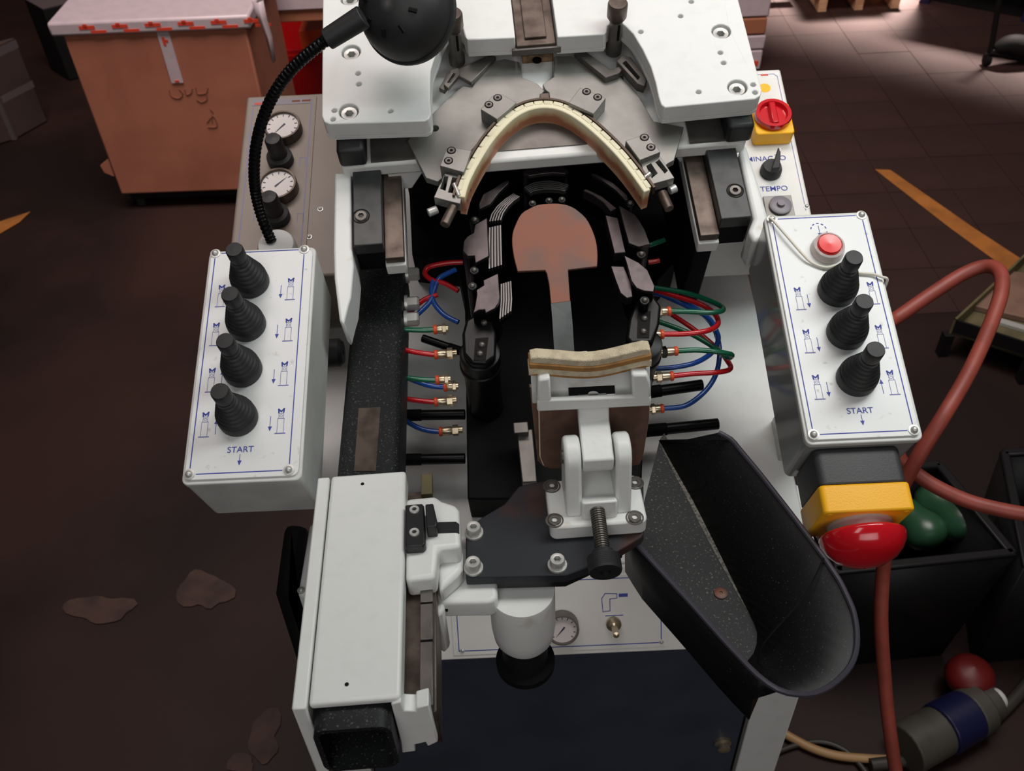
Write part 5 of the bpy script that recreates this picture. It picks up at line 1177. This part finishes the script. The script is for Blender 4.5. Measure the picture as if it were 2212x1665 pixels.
a = mzs(1652, 190); part(bd, 'yellow_sticker', MB().lathe(M, (a.x, a.y, zS), (0, 0, 1), [(0.007, 0), (0.007, 0.0003), (0, 0.0003)], 20), 'yellow')
a = mzs(1652, 162); mb = MB(); mb.box(M, a.x-0.005, a.x+0.004, a.y-0.0012, a.y+0.0012, zS, zS+0.0003); part(bd, 'red_print', mb, 'tapeprint')
p = mzs(1657, 343); text(bd, M, 'ILUMINAÇÃO', (p.x-0.008, p.y, zS+0.0003), 0.0098, 'ink')
p = mzs(1672, 408); text(bd, M, 'TEMPO', (p.x, p.y, zS+0.0003), 0.0098, 'ink')
q = mzs(1664, 372); kn = part(t, 'selector_knob', MB().lathe(M, (q.x, q.y, zS), (0, 0, 1), [(0.0122, 0), (0.0122, 0.006), (0.0100, 0.012), (0, 0.012)], 24), 'rubber')
part(kn, 'pointer', MB().prism(M, [(q.x-0.004, q.y-0.010), (q.x+0.005, q.y-0.010), (q.x+0.0105, q.y+0.018), (q.x+0.0075, q.y+0.019)], zS+0.008, zS+0.020), 'rubber', bev=0.001)
part(kn, 'white_tip', MB().prism(M, [(q.x+0.0085, q.y+0.013), (q.x+0.0100, q.y+0.0128), (q.x+0.0102, q.y+0.018), (q.x+0.0085, q.y+0.0184)], zS+0.020, zS+0.0204), 'dial')
q = mzs(1684, 448); tm = part(t, 'timer_plate', MB().box(M, q.x-0.017, q.x+0.015, q.y-0.016, q.y+0.015, zS, zS+0.002), 'steel', bev=0.0006)
part(tm, 'timer_dial', MB().lathe(M, (q.x, q.y, zS+0.002), (0, 0, 1), [(0.0125, 0), (0.0125, 0.003), (0.0105, 0.004), (0.0045, 0.004), (0.0040, 0.007), (0, 0.007)], 24), 'lilac')

# ================================================================== GOOSENECK LAMP
zb0 = -0.10
q = M.Z(588, 524, zb0)
t = thing('gooseneck_lamp', 'black gooseneck lamp with a domed shade arching over the left of the head', 'lamp', M.w((q.x, q.y, zb0-0.015)))
part(t, 'foot', MB().lathe(M, (q.x+0.004, q.y-0.002, zb0-0.030), (0, 0, 1), [(0.021, 0), (0.021, 0.026), (0.019, 0.030), (0, 0.030)], 32), 'greylight', label='light grey round foot')
nk = [(586, 520, zb0), (566, 470, -0.075), (553, 420, -0.05), (549, 370, -0.02), (554, 310, 0.01), (570, 250, 0.04), (596, 196, 0.065), (632, 148, 0.085), (676, 108, 0.10), (722, 74, 0.11)]
P = [M.Z(*k) for k in nk]; sub = 26
part(t, 'flexible_neck', MB().tube(M, P, 0.0058, 12, sub, rf=lambda i, n: 0.0060 if i % 4 < 2 else 0.0053), 'blackgloss', smooth=30)
a, b = M.Z(706, 86, 0.107), M.Z(785, 36, 0.122)
part(t, 'neck_sleeve', MB().cyl(M, a, b, 0.0098, 0.0108, 24), 'rubber', bev=0.001)
c = M.Z(882, 24, 0.100); axd = Vector((-0.36, -0.55, 0.72)).normalized()
sh = part(t, 'shade', MB().lathe(M, c, axd, [(0.0470, 0), (0.0465, 0.006), (0.0440, 0.016), (0.0390, 0.026), (0.0310, 0.034), (0.0200, 0.040), (0.0080, 0.0425), (0, 0.043), (0, 0.041), (0.0075, 0.0405), (0.0190, 0.038), (0.0295, 0.032), (0.0372, 0.024), (0.042, 0.015), (0.0450, 0.005), (0.0455, 0)], 56), 'rubber', smooth=70)
part(sh, 'rim', MB().lathe(M, c, axd, [(0.0455, -0.003), (0.0490, -0.003), (0.0495, 0.000), (0.0490, 0.0035), (0.0455, 0.0035)], 56), 'rubber')
e1 = axd.orthogonal().normalized(); e2 = axd.cross(e1)
for k in range(8):
    an = k*math.pi/4+0.3; d = e1*math.cos(an)+e2*math.sin(an); p0 = c+axd*0.0395+d*0.0215; p1 = c+axd*0.0365+d*0.0285
    part(sh, 'vent_slot', MB().tube(M, [p0, p1], 0.0022, 6), 'trolley')
part(t, 'bulb', MB().lathe(M, c+axd*0.012, axd, [(0, -0.008), (0.012, -0.004), (0.015, 0.004), (0.010, 0.018), (0.010, 0.028)], 20), 'dial')
print('OBJECTS', len(bpy.data.objects))
